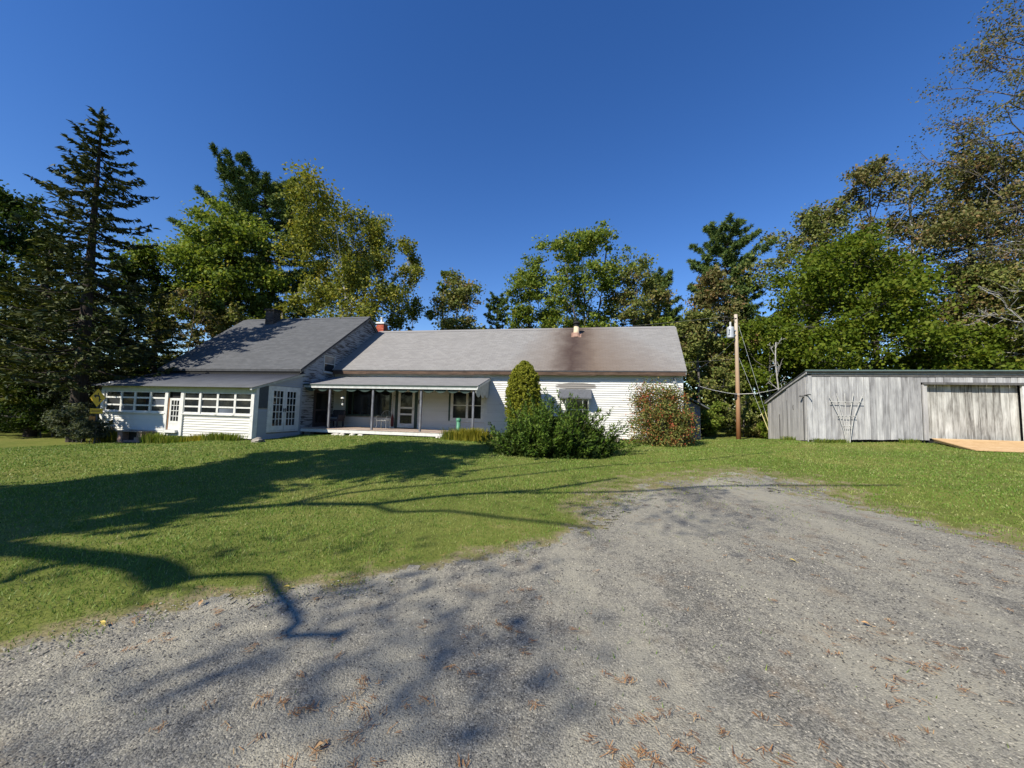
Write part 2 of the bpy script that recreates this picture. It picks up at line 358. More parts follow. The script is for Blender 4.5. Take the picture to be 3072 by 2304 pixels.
M_FLEAF = [simple('yellow_leaf', (.55, .42, .10), .6), simple('tan_leaf', (.55, .34, .16), .6)]
for i, (x, y, a, k) in enumerate([(-2.42,3.16,.4,1),(-2.87,2.85,1.2,0),(-1.9,3.45,2.0,0),(.85,1.75,2.1,0),(3.6,2.6,.3,0),(2.75,3.05,1.1,1),(1.9,1.7,1.9,0),(-.85,1.9,2.7,1),(3.1,4.3,.8,0),(4.6,3.4,.2,1)]):
    b = MB(); s = .032; pts = [(0,-s,0),(s*.45,-s*.3,.012),(s*.4,s*.4,.016),(0,s*1.1,.004),(-s*.4,s*.4,.014),(-s*.45,-s*.3,.01)]
    b.poly(pts); b.tube([(0,-s,0),(0,-s*1.6,.004)], .0015, 4)
    o = b.build('fallen_leaf', M_FLEAF[k]); o.location = (x, y, float(surf(np.array([x]), np.array([y]))[0])+.026); o.rotation_euler = (.15, .1, a)
    tag(o, ('small yellow' if k == 0 else 'small tan')+' fallen leaf '+LEAFAT[i], 'leaf', 'fallen leaves on the gravel')

# ------------------------------------------------------------------ materials of the buildings
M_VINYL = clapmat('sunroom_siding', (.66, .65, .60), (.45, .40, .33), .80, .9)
M_FACADE = clapmat('white_clapboard', (.68, .675, .645), (.23, .215, .20), .625, .66, [(13.2, 2.88, 1.15, .20, .55), (17.7, 2.6, .5, .9, .10), (9.4, 2.0, .9, .9, .05), (14.6, 2.0, .9, .6, .05)])
M_GABLE = clapmat('shade_toned_peeling_clapboard', (.35, .37, .385), (.075, .07, .068), .495, .545)  # peel is real; paint darkened and blued for the shaded gable side
M_TRIM = simple('white_trim', (.66, .655, .62), .55, .1, 5)
M_GREYTRIM = simple('grey_trim', (.42, .44, .42), .6, .15, 5)
M_GREEN = simple('dark_green_paint', (.035, .06, .05), .55, .2, 5)
M_FASCIA = simple('bare_fascia', (.10, .062, .042), .8, .4, 3, stretch=(.6, 1, 6))
M_DARK = simple('dark_void', (.02, .02, .02), .9, .1, 3)
M_SHEET = simple('sheathing', (.30, .28, .25), .9, .2, 3)
M_FOUND = simple('foundation_stone', (.22, .20, .18), .9, .35, 4)
M_DOORWOOD = simple('door_wood', (.36, .19, .09), .6, .2, 8, stretch=(1, 1, .2))
def glass_mat(name, col, rough=.06):
    m = NM(name); o = m.obj((1, 1, 1)); nz = m.noise(o, 1.3, 2)
    c = m.ramp(nz, [(.35, tuple(x*.6 for x in col)), (.7, col)])
    return m.done(c, rough, .5, 0, m.bump(nz, .05, .02))
M_GLASS = glass_mat('dark_window_glass', (.018, .022, .026))
M_GLASSB = glass_mat('shaded_window_glass', (.05, .053, .058), .10)
M_GLASSC = glass_mat('curtain_sky_glass', (.13, .15, .19), .15)  # curtain grey plus a bluish sky reflection mixed into the pane colour
M_GLASSD = glass_mat('blind_window_glass', (.20, .20, .19), .2)
def shingle_mat(name, cols, stain=False):
    m = NM(name); rnd = m.n('NewGeometry').outputs['Random Per Island']; o = m.obj()
    nz = m.noise(o, 9, 5, .7); nb = m.noise(m.obj((2.2, .5, .5)), .8, 4)
    c = m.ramp(m.math('ADD', m.math('MULTIPLY', rnd, .6), m.math('MULTIPLY', nz, .4)), [(.1, cols[0]), (.5, cols[1]), (.9, cols[2])])
    c = m.mix(m.ramp(nb, [(.4, 0.0), (.7, .15)]), c, tuple(x*.8 for x in cols[0]))
    if stain:   # rust and soot run down the slope below the flue
        sep = m.n('SeparateXYZ', Vector=m.tc.outputs['Object']); u, z = sep.outputs[0], sep.outputs[2]
        drop = m.math('SUBTRACT', 6.2, z)                                   # metres below the flue
        wob = m.math('MULTIPLY', m.math('SUBTRACT', m.noise(m.obj((1, 1, .35)), 1.6, 4), .5), 1.1)
        du = m.math('ADD', m.math('SUBTRACT', u, 12.95), wob)
        core = m.math('SUBTRACT', 1.0, m.math('DIVIDE', m.math('ABSOLUTE', du), m.math('ADD', 1.15, m.math('MULTIPLY', drop, .05))), True)
        wide = m.math('SUBTRACT', 1.0, m.math('DIVIDE', m.math('ABSOLUTE', m.math('SUBTRACT', m.math('SUBTRACT', du, .4), m.math('MULTIPLY', drop, .25))), m.math('ADD', 2.7, m.math('MULTIPLY', drop, .75))), True)
        top = m.ramp(z, [(0, 1.0), (1, 1.0)])
        c = m.mix(m.math('MULTIPLY', m.math('POWER', wide, .8), .88), c, (.15, .108, .08))
        c = m.mix(m.math('MULTIPLY', core, .92), c, (.055, .036, .032))
    return m.done(c, .92, .15, 0, m.bump(nz, .4, .006))
M_SHL = shingle_mat('grey_shingles', [(.085, .088, .094), (.10, .103, .11), (.118, .121, .128)])
M_SHM = shingle_mat('pale_grey_shingles', [(.215, .206, .20), (.24, .231, .224), (.27, .26, .25)], True)
M_SHP = shingle_mat('porch_shingles', [(.165, .163, .165), (.185, .182, .183), (.205, .202, .202)])
def metal_roof_mat():
    m = NM('metal_roofing'); nz = m.noise(m.obj((1, 1, 1)), 1.5, 4)
    return m.done(m.ramp(nz, [(.3, (.065, .069, .08)), (.7, (.09, .095, .107))]), .65, .2, 0)
M_METAL = metal_roof_mat()
M_EDGE = simple('dark_roof_edge', (.06, .062, .068), .85, .2, 6)

# ------------------------------------------------------------------ farmhouse
house = empty('farmhouse', (H0[0], H0[1], 0), -YAW, 'long white weathered farmhouse with grey shingle roofs, glazed sunroom and porch', 'house')
PF = lambda v: (lambda a, b, c: (a, v-c, b))          # wall facing the camera, a = along, b = up, c = out
PS = lambda u: (lambda a, b, c: (u+c, a, b))          # wall facing right
rnd = random.Random(4)
def clap(wall, P, rng_fn, z0, z1, e, holes, mat, maxlen=4.2, th=.038):
    z = z0
    while z < z1-1e-4:
        zt = min(z+e, z1); segs = [rng_fn(z)] if rng_fn(z) else []
        for (h0, h1, b0, b1) in holes:
            if b0 < zt-.01 and b1 > z+.01:
                ns = []
                for s0, s1 in segs:
                    if h1 <= s0 or h0 >= s1: ns.append((s0, s1)); continue
                    if h0 > s0: ns.append((s0, h0))
                    if h1 < s1: ns.append((h1, s1))
                segs = ns
        for s0, s1 in segs:
            cut = [s0]; 
            while s1-cut[-1] > maxlen*1.3: cut.append(cut[-1]+maxlen*rnd.uniform(.55, 1.15))
            cut.append(s1)
            for a, b in zip(cut[:-1], cut[1:]):
                if b-a < .03: continue
                g = .0025; j = rnd.uniform(-.003, .003); k = rnd.uniform(-.0015, .002); t = rnd.uniform(-.004, .004)*(1 if b-a > 1 else .2)
                q = [P(a+g,z+j,th+k),P(b-g,z+j+t,th+k),P(b-g,z+j+t,.001),P(a+g,z+j,.001),P(a+g,zt+j-.001,.007),P(b-g,zt+j+t-.001,.007),P(b-g,zt+j+t-.001,.001),P(a+g,zt+j-.001,.001)]
                MB().hexa(q).build('clapboard', mat, wall)
        z += e
def glazed(name, P, a0, a1, b0, b1, cols, rows, fw, bw, fmat, gmat, depth=.05, root=None, label=None, sill=False, gap=.022):
    """a window or glazed door: frame with bars (one mesh), each pane a child. cols / rows = lists of (lo, hi) openings"""
    f = MB()
    ca = [c for p in cols for c in p]; ra = [r for p in rows for r in p]
    f.pbox(P, a0, a0+ (cols[0][0]-a0), b0, b1, .003, depth); f.pbox(P, cols[-1][1], a1, b0, b1, .003, depth)
    for i in range(len(cols)-1): f.pbox(P, cols[i][1], cols[i+1][0], rows[0][0], rows[-1][1], .003, depth-.006)
    f.pbox(P, cols[0][0], cols[-1][1], b0, rows[0][0], .003, depth-.003); f.pbox(P, cols[0][0], cols[-1][1], rows[-1][1], b1, .003, depth-.003)
    for i in range(len(rows)-1):
        for c in cols: f.pbox(P, c[0], c[1], rows[i][1], rows[i+1][0], .003, depth-.009)
    if sill: f.pbox(P, a0-.04, a1+.04, b0-.05, b0-.002, .003, depth+.04)
    o = f.build(name, fmat, root or house)
    if label: o['label'] = label
    for r in rows:
        for c in cols:
            gm = gmat(r, c) if callable(gmat) else gmat
            MB().pbox(P, c[0]-.002, c[1]+.002, r[0]-.002, r[1]+.002, gap-.006, gap).build('pane', gm, o)
    return o
def span(a0, a1, n, bar):
    w = (a1-a0-bar*(n-1))/n; return [(a0+i*(w+bar), a0+i*(w+bar)+w) for i in range(n)]
def shingles(name, eL, eR, rL, rR, course, tab, mat, parent, seed=0, th=.008):
    """overlapping tabs laid course by course between eave (eL-eR) and ridge (rL-rR)"""
    r = np.random.RandomState(seed); eL, eR, rL, rR = [np.array(p, float) for p in (eL, eR, rL, rR)]
    n = np.cross(eR-eL, rL-eL); n /= np.linalg.norm(n)
    nc = int(np.linalg.norm(rL-eL)/course); V = []
    for i in range(nc):
        t0, t1 = i/nc, min(1, (i+1.25)/nc); A0, B0 = eL+(rL-eL)*t0, eR+(rR-eR)*t0; A1, B1 = eL+(rL-eL)*t1, eR+(rR-eR)*t1
        L = np.linalg.norm(B0-A0); off = (i % 2)*.5*tab+r.rand()*.03
        cuts = np.unique(np.clip(np.concatenate([[0], np.arange(off, L, tab), [L]]), 0, L))
        for c0, c1 in zip(cuts[:-1], cuts[1:]):
            if c1-c0 < .02: continue
            s0, s1 = (c0+.003)/L, (c1-.003)/L; k = th*(.8+.5*r.rand())+.002*i/nc; dj = (r.rand()-.5)*.006/np.linalg.norm(rL-eL)*3
            p0, p1 = A0+(B0-A0)*s0+(rL-eL)*dj, A0+(B0-A0)*s1+(rL-eL)*dj; p2, p3 = A1+(B1-A1)*s1, A1+(B1-A1)*s0
            V += [p0+n*k, p1+n*k, p2+n*.0015, p3+n*.0015, p0-n*.004, p1-n*.004]
    V = np.array(V); m = len(V)//6; f = np.array([(0,1,2,3),(0,4,5,1)]); Fc = (f[None]+6*np.arange(m)[:,None,None]).reshape(-1, 4)
    return tag(npmesh(name, V, [Fc], mat, parent), kind='stuff')
def roof_slab(name, eL, eR, rL, rR, th, mat):
    b = MB(); d = Vector((0, 0, -th)); q = [Vector(p) for p in (eL, eR, rR, rL)]
    b.hexa([p+d for p in q]+[p-Vector((0, 0, .006)) for p in q]); return b.build(name, mat, house)

# --- sunroom
SV, SL = -5.1, -8.2
sw = MB(); sw.box((SL, SV, .16), (-.02, SV+.12, 1.14)); sw.box((SL, SV, 2.08), (-.02, SV+.12, 2.30))
wall = sw.build('sunroom_front_wall', M_SHEET, house)
DH = (-4.5, -3.6, .3, 2.1)
clap(wall, PF(SV), lambda z: (SL+.1, -.13), .17, 1.13, .107, [DH], M_VINYL)
MB().box((SL, SV+.02, -.7), (0, SV+.1, .16)).build('sunroom_skirt', M_DARK, house)
MB().pbox(PF(SV), SL-.05, .03, 2.072, 2.36, .002, .05).build('sunroom_header', simple('cream_green_header', (.50, .53, .42), .6, .1), house)
MB().box((SL+.1, SV+.6, .17), (-.1, -2.5, .25)).build('sunroom_floor', M_SHEET, house)
MB().box((SL+.03, SV+.13, .2), (SL+.1, -2.45, 2.5)).build('sunroom_end_wall', M_TRIM, house)
wins = [(-7.95,-7.06),(-7.06,-6.28),(-6.28,-5.42),(-5.40,-4.57),(-3.60,-2.75),(-2.70,-1.83),(-1.83,-.95),(-.95,-.11)]
rows = [(1.215,1.42),(1.485,1.755),(1.825,2.03)]
gsel = [M_GLASS, M_GLASS, M_GLASSB]
for i, (a, b) in enumerate(wins):
    def gm(r, c, i=i):
        if r[0] > 1.8: return M_GLASS  # top panes get the darkest glass to stand in for eave shade
        k = (i*7+int(r[0]*10)*3) % 5
        return [M_GLASS, M_GLASS, M_GLASSB, M_GLASSC, M_GLASS][k]
    glazed('sunroom_window', PF(SV), a, b, 1.15, 2.068, [(a+.05, b-.05)], rows, .05, .06, M_TRIM, gm, .06, sill=True)
for a, w in ((SL, .17),(-5.44,.10),(-4.58,.16),(-3.74,.16),(-2.76,.1),(-.13,.15)):
    MB().pbox(PF(SV), a, a+w, 1.151 if a in (-5.44, -2.76) else .17, 2.072, .004, .085).build('sunroom_post', M_TRIM, house)
MB().pbox(PF(SV), -4.42, -3.74, .40, 2.068, -.10, -.05).build('sunroom_doorway_back', M_DARK, house)
glazed('sunroom_door', PF(SV), -4.36, -3.76, .42, 1.80, span(-4.27, -3.85, 3, .025), span(.80, 1.70, 4, .03), .08, .02, M_TRIM, M_GLASS, .035)
MB().pbox(PF(SV), -4.42, -4.363, .42, 1.80, .004, .05).build('door_jamb', M_DOORWOOD, house)
MB().pbox(PF(SV), -4.42, -3.76, .30, .41, .004, .20).build('door_step', M_TRIM, house)
# side wall with the french doors
RS = (3.2-2.30)/3.05
sw = MB(); pts = [(-.12, SV+.13, .1), (-.12, -2.4, .1), (-.12, -2.4, 3.16), (-.12, SV+.13, 2.36)]; sw.prism(pts, (.12, 0, 0))
wall = sw.build('sunroom_side_wall', M_SHEET, house)
FD = (-4.46, -2.58, .40, 2.45); PN = (-4.98, -4.47, 1.46, 2.42)
def srange(z):
    lo = max(SV+.16, (z+.107-2.27)/RS-5.45+.02); return (lo, -2.42) if lo < -2.6 else None
M_SIDE = clapmat('sunroom_side_siding_shaded', (.36, .38, .40), (.3, .28, .25), .80, .9)  # darker copy of the front siding; the wall's shade is in its colour
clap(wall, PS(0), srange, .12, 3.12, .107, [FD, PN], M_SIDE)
MB().box((-.10, SV+.1, -.6), (-.01, -2.4, .1)).build('sunroom_side_skirt', M_FOUND, house)
fr = MB(); fr.pbox(PS(0), -4.46, -4.30, .40, 2.45, .003, .035); fr.pbox(PS(0), -2.74, -2.58, .40, 2.45, .003, .035); fr.pbox(PS(0), -4.30, -2.74, 2.33, 2.45, .003, .034); fr.pbox(PS(0), -4.32, -2.72, .40, .46, .003, .06)
fr.build('french_door_casing', M_TRIM, house)
for a0, a1, hx in ((-4.295, -3.53, -3.57), (-3.51, -2.745, -3.47)):
    d = glazed('french_door', PS(0), a0, a1, .47, 2.325, span(a0+.11, a1-.11, 3, .028), span(.68, 2.24, 5, .03), .1, .03, M_TRIM, M_GLASS, .045)
    hb = MB(); hb.pbox(PS(0), hx-.02, hx+.02, 1.30, 1.48, .045, .055); hb.tube([(.06, hx, 1.40), (.10, hx, 1.40), (.10, hx+.09*(1 if hx < -3.5 else -1)*-1, 1.40)], .011, 6); hb.build('handle', M_DARK, d)
pb = MB(); pb.pbox(PS(0), PN[0], PN[1], PN[2], PN[3], .003, .02)
for k in range(9): pb.pbox(PS(0), PN[0]+.03, PN[1]-.03, PN[2]+.04+k*.1, PN[2]+.115+k*.1, .02, .032)
pb.build('dark_shutter', simple('slate_paint', (.06, .075, .09), .6), house)
MB().pbox(PS(0), SV-.02, SV+.14, .12, 2.33, .004, .03).build('corner_board', M_TRIM, house)
# corrugated roof
E0, E1 = (-5.45, 2.30), (-2.42, 3.20); nr = 62; V = []; Fc = []
for i in range(nr*6+1):
    u = -8.48+(8.62)*i/(nr*6); k = [0, .013, .013, 0, 0, 0][i % 6]
    for (v, z) in (E0, E1): V.append((u+(-.25 if v > -3 and i < 3 else 0), v, z+k))
n = nr*6+1
Fc = [(2*i, 2*i+2, 2*i+3, 2*i+1) for i in range(n-1)]
mr = npmesh('sunroom_roof', np.array(V), [np.array(Fc)], M_METAL, house); sm = mr.modifiers.new('s', 'SOLIDIFY'); sm.thickness = .012
b = MB(); b.prism([(0, -5.40, 2.20), (0, -2.42, 3.08), (0, -2.42, 3.185), (0, -5.40, 2.29)], (.10, 0, 0)); b.build('sunroom_rake_board', M_GREYTRIM, house)

# --- gabled wing
gb = MB(); gb.prism([(-8.3, -2.4, -.6), (-8.3, 8.3, -.6), (-8.3, 8.3, 3.5), (-8.3, 2.96, 7.16), (-8.3, -2.4, 3.5)], (8.3, 0, 0))
gw = gb.build('gable_wing_wall', M_SHEET, house)
SLP = (7.32-3.36)/5.71
def gr(z):
    zt = z+.105; lo = max(-2.4, -2.75+(zt-3.36+.16)/SLP); hi = 0.02 if z < 3.4 else min(-.35+(zt-3.6)/.682+.05, 8.67-(zt-3.2)/SLP)
    return (lo+.02, hi) if hi-lo > .05 else None
GW = (-1.02, -.10, 3.42, 4.32); PD = (-1.62, -.42, .5, 2.42)
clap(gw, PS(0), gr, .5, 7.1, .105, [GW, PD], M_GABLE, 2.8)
MB().box((-.02, -2.38, -.5), (.012, 0, .5)).build('gable_foundation', M_FOUND, house)
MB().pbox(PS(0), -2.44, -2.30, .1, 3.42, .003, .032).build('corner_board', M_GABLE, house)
o = glazed('gable_window', PS(0), -1.02, -.10, 3.42, 4.32, [(-.96, -.16)], [(3.47, 3.86), (3.90, 4.27)], .08, .05, M_GREYTRIM, lambda r, c: M_GLASS if r[0] < 3.7 else M_GLASSD, .045, sill=True)
o = glazed('porch_side_door', PS(0), -1.62, -.42, .56, 2.42, [(-1.45, -.6)], [(.75, 1.35), (1.45, 2.28)], .1, .08, simple('dark_door_paint', (.06, .05, .05), .6), M_GLASS, .05)
eL, eR, rL, rR = (-8.45, -2.75, 3.36), (.13, -2.75, 3.36), (-9.3, 2.96, 7.32), (.13, 2.96, 7.32)
roof = roof_slab('gable_roof_front', eL, eR, rL, rR, .11, M_EDGE); shingles('shingles', eL, eR, rL, rR, .135, .30, M_SHL, roof, 1)
eL2, eR2 = (-8.45, 8.67, 3.36), (.13, 8.67, 3.36)
roof = roof_slab('gable_roof_back', eR2, eL2, rR, rL, .11, M_EDGE); shingles('shingles', eR2, eL2, rR, rL, .135, .30, M_SHL, roof, 2)
b = MB(); b.prism([(0, 2.80, 7.235), (0, 2.96, 7.355), (0, 3.12, 7.235), (0, 2.96, 7.335)], (-9.2, 0, 0)); o = b.build('ridge_cap', M_SHL, house); o.location = (.14, 0, 0)
b = MB(); b.prism([(.075, -2.72, 3.20), (.075, 2.96, 7.14), (.075, 8.64, 3.20), (.075, 8.64, 3.30), (.075, 2.96, 7.245), (.075, -2.72, 3.30)], (.04, 0, 0)); b.build('rake_board', simple('weathered_rake', (.20, .19, .18), .8, .3, 3), house)
MB().box((-8.4, -2.70, 3.05), (.05, -2.42, 3.24)).build('eave_shade_box', M_DARK, house)  # black box painting in the shadow strip under the eave
def chimney(name, u, v, z0, z1, w, d, mat, cap, capmat):
    b = MB(); nn = int((z1-z0)/.075)
    o = MB().box((u-w/2+.012, v-d/2+.012, z0), (u+w/2-.012, v+d/2-.012, z1)).build(name, simple(name+'_mortar', (.22, .2, .18), .95), house)
    r = random.Random(3)
    for k in range(nn):
        z = z0+k*.075; nb = max(2, round(w/.21)); off = (k % 2)*.5
        for face in range(4):
            L = w if face % 2 == 0 else d; m = max(2, round(L/.2)); bl = L/m; cuts = sorted({0, L, *[bl*(j+off) for j in range(m) if 0 < bl*(j+off) < L]})
            for c0, c1 in zip(cuts[:-1], cuts[1:]):
                j = r.uniform(0, .004); a0, a1 = c0+.004, c1-.004
                if face == 0: b.box((u-w/2+a0, v-d/2-j, z+.005), (u-w/2+a1, v-d/2+.011, z+.07))
                if face == 2: b.box((u-w/2+a0, v+d/2-.011, z+.005), (u-w/2+a1, v+d/2+j, z+.07))
                if face == 1: b.box((u+w/2-.011, v-d/2+a0+.012, z+.005), (u+w/2+j, v-d/2+a1-.012, z+.07))
                if face == 3: b.box((u-w/2-j, v-d/2+a0+.012, z+.005), (u-w/2+.011, v-d/2+a1-.012, z+.07))
    tag(b.build('bricks', mat, o), kind='stuff')
    if cap: MB().box((u-w/2-.07, v-d/2-.07, z1), (u+w/2+.07, v+d/2+.07, z1+.12)).build('cap', capmat, o, bevel=.01)
    return o
def brickmat(name, a, b, c):
    m = NM(name); r = m.n('NewGeometry').outputs['Random Per Island']; return m.done(m.ramp(r, [(0, a), (.5, b), (1, c)]), .85, .2, 0, m.bump(m.noise(m.obj(), 40, 4), .3, .004))
o = chimney('red_chimney', .18, 4.35, 5.6, 7.14, .52, .52, brickmat('red_brick', (.33, .075, .045), (.43, .10, .06), (.5, .14, .085)), True, M_TRIM)
b = MB(); b.tube([(.14, 4.35, 7.26), (.14, 4.35, 7.5)], .07, 10); b.tube([(.14, 4.35, 7.5), (.14, 4.35, 7.56), (.14, 4.35, 7.62), (.14, 4.35, 7.66)], [.05, .10, .10, .02], 10); b.build('flue_pipe', M_TRIM, o)
chimney('dark_chimney', -6.6, 2.5, 5.9, 7.72, .62, .56, brickmat('sooty_brick', (.03, .025, .024), (.05, .042, .04), (.09, .075, .07)), True, M_DARK)

# --- long main wing
mb = MB(); mb.prism([(.005, 0, -.6), (.005, 8, -.6), (.005, 8, 3.5), (.005, 4, 6.4), (.005, 0, 3.5)], (18.04, 0, 0))
mw = mb.build('main_wing_wall', M_SHEET, house)
PW = (.80, 3.47, 1.12, 2.60); SD = (3.70, 4.97, .5, 2.66); DW = (6.74, 8.60, 1.02, 2.62); HWn = (12.70, 13.86, 1.1, 2.3)
clap(mw, PF(0), lambda z: (.02, 17.93), .42, 3.43, .107, [PW, SD, DW, HWn], M_FACADE)
MB().box((.02, -.012, -.5), (18.03, .0, .42)).build('main_foundation', M_FOUND, house)
MB().pbox(PF(0), 17.93, 18.05, .3, 3.42, .002, .03).build('corner_board', M_FACADE, house)
MB().pbox(PF(0), 8.60, 8.72, .55, 3.1, .002, .03).build('trim_board', M_TRIM, house)
eL, eR, rL, rR = (.03, -.35, 3.60), (18.15, -.35, 3.60), (.03, 4, 6.58), (18.62, 4, 6.60)
roof = roof_slab('main_roof_front', eL, eR, rL, rR, .05, M_EDGE); shingles('shingles', eL, eR, rL, rR, .14, .30, M_SHM, roof, 3)
eL2, eR2 = (.03, 8.35, 3.60), (18.15, 8.35, 3.60)
roof = roof_slab('main_roof_back', eR2, eL2, rR, rL, .05, M_EDGE); shingles('shingles', eR2, eL2, rR, rL, .14, .30, M_SHM, roof, 4)
b = MB(); b.prism([(.2, 3.84, 6.50), (.2, 4.0, 6.635), (.2, 4.16, 6.50), (.2, 4.0, 6.60)], (18.35, 0, .01)); b.build('ridge_cap', M_SHM, house)
b = MB(); nseg = 9
for k in range(nseg):
    u = .1+k*18.0/nseg; b.box((u+.004, -.34+.004*(k % 2), 3.375+.01*((k*5) % 3)), (u+18.0/nseg-.004, -.30, 3.545))
b.build('fascia_board', M_FASCIA, house)
MB().box((.1, -.295, 3.44), (18.1, -.002, 3.46)).build('soffit', M_GREYTRIM, house)
b = MB(); b.prism([(18.08, -.33, 3.42), (18.5, 4, 6.40), (18.5, 4, 6.51), (18.08, -.33, 3.53)], (.04, 0, 0)); b.build('rake_board', M_GREYTRIM, house)
# flue on the roof
fz = 3.60+(3.15+.35)*.683
b = MB(); b.prism([(12.78, 2.93, fz-.13), (13.34, 2.93, fz-.13), (13.34, 3.45, fz+.225), (12.78, 3.45, fz+.225)], (0, 0, .025)); b.tube([(13.06, 3.18, fz-.1), (13.06, 3.18, fz+.16)], [.30, .17], 14)
fl = b.build('flue_flashing', simple('copper_flashing', (.30, .18, .13), .6, .25, 4), house)
b = MB(); b.tube([(13.06, 3.18, fz), (13.06, 3.18, fz+.10), (13.06, 3.18, fz+.58)], [.17, .17, .145], 16); b.build('flue_pipe', simple('buff_clay', (.62, .50, .34), .7), fl, True)
b = MB(); b.tube([(13.06, 3.18, fz+.55), (13.06, 3.18, fz+.61)], .175, 14); b.tube([(13.06, 3.18, fz+.61), (13.06, 3.18, fz+.70)], .13, 14); b.tube([(13.06, 3.18, fz+.70), (13.06, 3.18, fz+.74), (13.06, 3.18, fz+.82)], [.19, .20, .13], 14); b.build('flue_cap', M_DARK, fl)
# windows and door under the porch
glazed('picture_window', PF(0), .80, 3.47, 1.12, 2.60, [(.92, 1.16), (1.24, 2.42), (2.50, 3.36)], [(1.22, 2.50)], .1, .08, M_GREEN, M_GLASS, .06)
b = MB(); b.pbox(PF(0), 3.70, 3.86, .56, 2.66, .003, .05); b.pbox(PF(0), 4.81, 4.97, .56, 2.66, .003, .05); b.pbox(PF(0), 3.86, 4.81, 2.58, 2.66, .003, .05); b.build('door_casing', M_GREEN, house)
o = glazed('screen_door', PF(0), 3.87, 4.80, .58, 2.575, [(4.0, 4.67)], [(.80, 1.24), (1.33, 1.58), (1.67, 2.46)], .12, .09, M_TRIM, M_GLASS, .045)
MB().tube([(4.74, -.045, 1.5), (4.74, -.09, 1.5), (4.74, -.09, 1.6), (4.74, -.045, 1.6)], .008, 6).build('handle', M_DARK, o)
glazed('double_window', PF(0), 6.74, 8.60, 1.02, 2.62, [(6.93, 7.62), (7.74, 8.42)], [(1.17, 1.80), (1.84, 2.50)], .1, .08, M_TRIM, M_GLASS, .05, sill=True)
MB().pbox(PF(0), 6.70, 6.785, .98, 2.66, .052, .075).build('window_trim', M_GREEN, house)
glazed('hooded_window', PF(0), 12.70, 13.86, 1.1, 2.3, [(12.82, 13.74)], [(1.2, 1.72), (1.77, 2.2)], .1, .05, M_TRIM, M_GLASS, .045, sill=True)
# hood over the window
hd = MB(); hd.prism([(12.34, -.62, 2.31), (12.34, -.01, 2.74), (12.34, -.01, 2.68), (12.34, -.62, 2.25)], (1.56, 0, 0)); hood = hd.build('window_hood', simple('slate_hood', (.11, .115, .125), .8, .15, 10), house)
for u in (12.45, 12.70, 13.50, 13.76):
    b = MB(); b.tube([(u, -.55, 2.26), (u, -.42, 2.02), (u, -.12, 1.78), (u, -.03, 1.60)], .028, 6); b.tube([(u, -.55, 2.27), (u, -.02, 2.27)], .024, 4); b.build('bracket', M_TRIM, hood)
# --- porch
pr = (-2.42, 2.67); pw = (-.03, 3.25)
eL, eR, rL, rR = (.06, pr[0], pr[1]), (8.9, pr[0], pr[1]), (.06, pw[0], pw[1]), (8.9, pw[0], pw[1])
roof = roof_slab('porch_roof', eL, eR, rL, rR, .06, M_GREEN); shingles('shingles', eL, eR, rL, rR, .14, .30, M_SHP, roof, 6)
MB().box((.06, -2.40, 2.515), (8.9, -2.36, 2.605)).build('porch_fascia', M_GREYTRIM, house)
MB().box((.5, -2.425, 2.495), (8.88, -2.395, 2.522)).build('drip_edge', M_TRIM, house)
def scallop(P, a0, a1, top, w, deep, shallow, mat, name):
    n = max(1, round((a1-a0)/w)); w = (a1-a0)/n; pts = [P(a0, top(a0), .0), P(a1, top(a1), .0)]
    for i in range(n-1, -1, -1):
        for k in range(8, -1, -1):
            t = k/8
            if k == 8 and i < n-1: continue
            a = a0+w*(i+t); pts.append(P(a, -1, 0)[:2]+(shallow+(deep-shallow)*math.sin(math.pi*t)**.8,))
    b = MB(); b.prism(pts, tuple(Vector(P(0, 0, .02))-Vector(P(0, 0, 0)))); return b.build(name, mat, house)
for a0, a1 in ((.08, 1.38), (1.52, 3.67), (3.81, 6.10), (6.24, 8.60)):
    scallop(PF(-2.32), a0, a1, lambda a: 2.53, .62, 2.33, 2.47, M_GREEN, 'valance')
def rtop(a): return pr[1]-.09+(a-pr[0])*(pw[1]-pr[1])/(pw[0]-pr[0])
scallop(PS(8.80), -2.38, -.05, rtop, .8, 2.18, 2.36, M_GREYTRIM, 'end_valance')
b = MB(); b.prism([(8.86, pr[0], pr[1]-.12), (8.86, pw[0], pw[1]-.12), (8.86, pw[0], pw[1]-.02), (8.86, pr[0], pr[1]-.02)], (.05, 0, 0)); b.build('porch_rake_board', M_TRIM, house)
M_POST = simple('porch_post_shade_tone', (.15, .155, .175), .6, .35, 4, stretch=(3, 3, .8))  # white posts coloured dark, with the shade on them put into the colour
for u in (1.45, 3.74, 6.17, 8.68): MB().box((u-.045, -2.34, .53), (u+.045, -2.25, 2.56)).build('porch_post', M_POST, house, bevel=.006)
M_DECK = plankmat('porch_deck', [(.3, (.26, .19, .15)), (.5, (.42, .33, .27)), (.7, (.55, .46, .38))])
pf = MB().box((.03, -2.3, .46), (8.9, -.02, .515)).build('porch_floor', M_DARK, house)
x = .03
while x < 8.85:
    w = rnd.uniform(.125, .14); MB().box((x+.003, -2.44, .517), (min(x+w, 8.9)-.002, -.03, .545+rnd.uniform(-.002, .002))).build('plank', M_DECK, pf); x += w
x = .03
for w in (3.1, 3.0, 2.75): MB().box((x+.004, -2.42, .36), (x+w-.004, -2.38, .505)).build('porch_skirt_board', M_TRIM, house); x += w
for u in (.3, 2.1, 4.0, 6.1, 8.6): MB().box((u-.15, -2.3, -.1), (u+.15, -2.0, .45)).build('porch_pier', M_FOUND, house)
MB().box((.05, -.3, -.3), (8.9, -.2, .45)).build('porch_crawlspace_back', M_DARK, house)
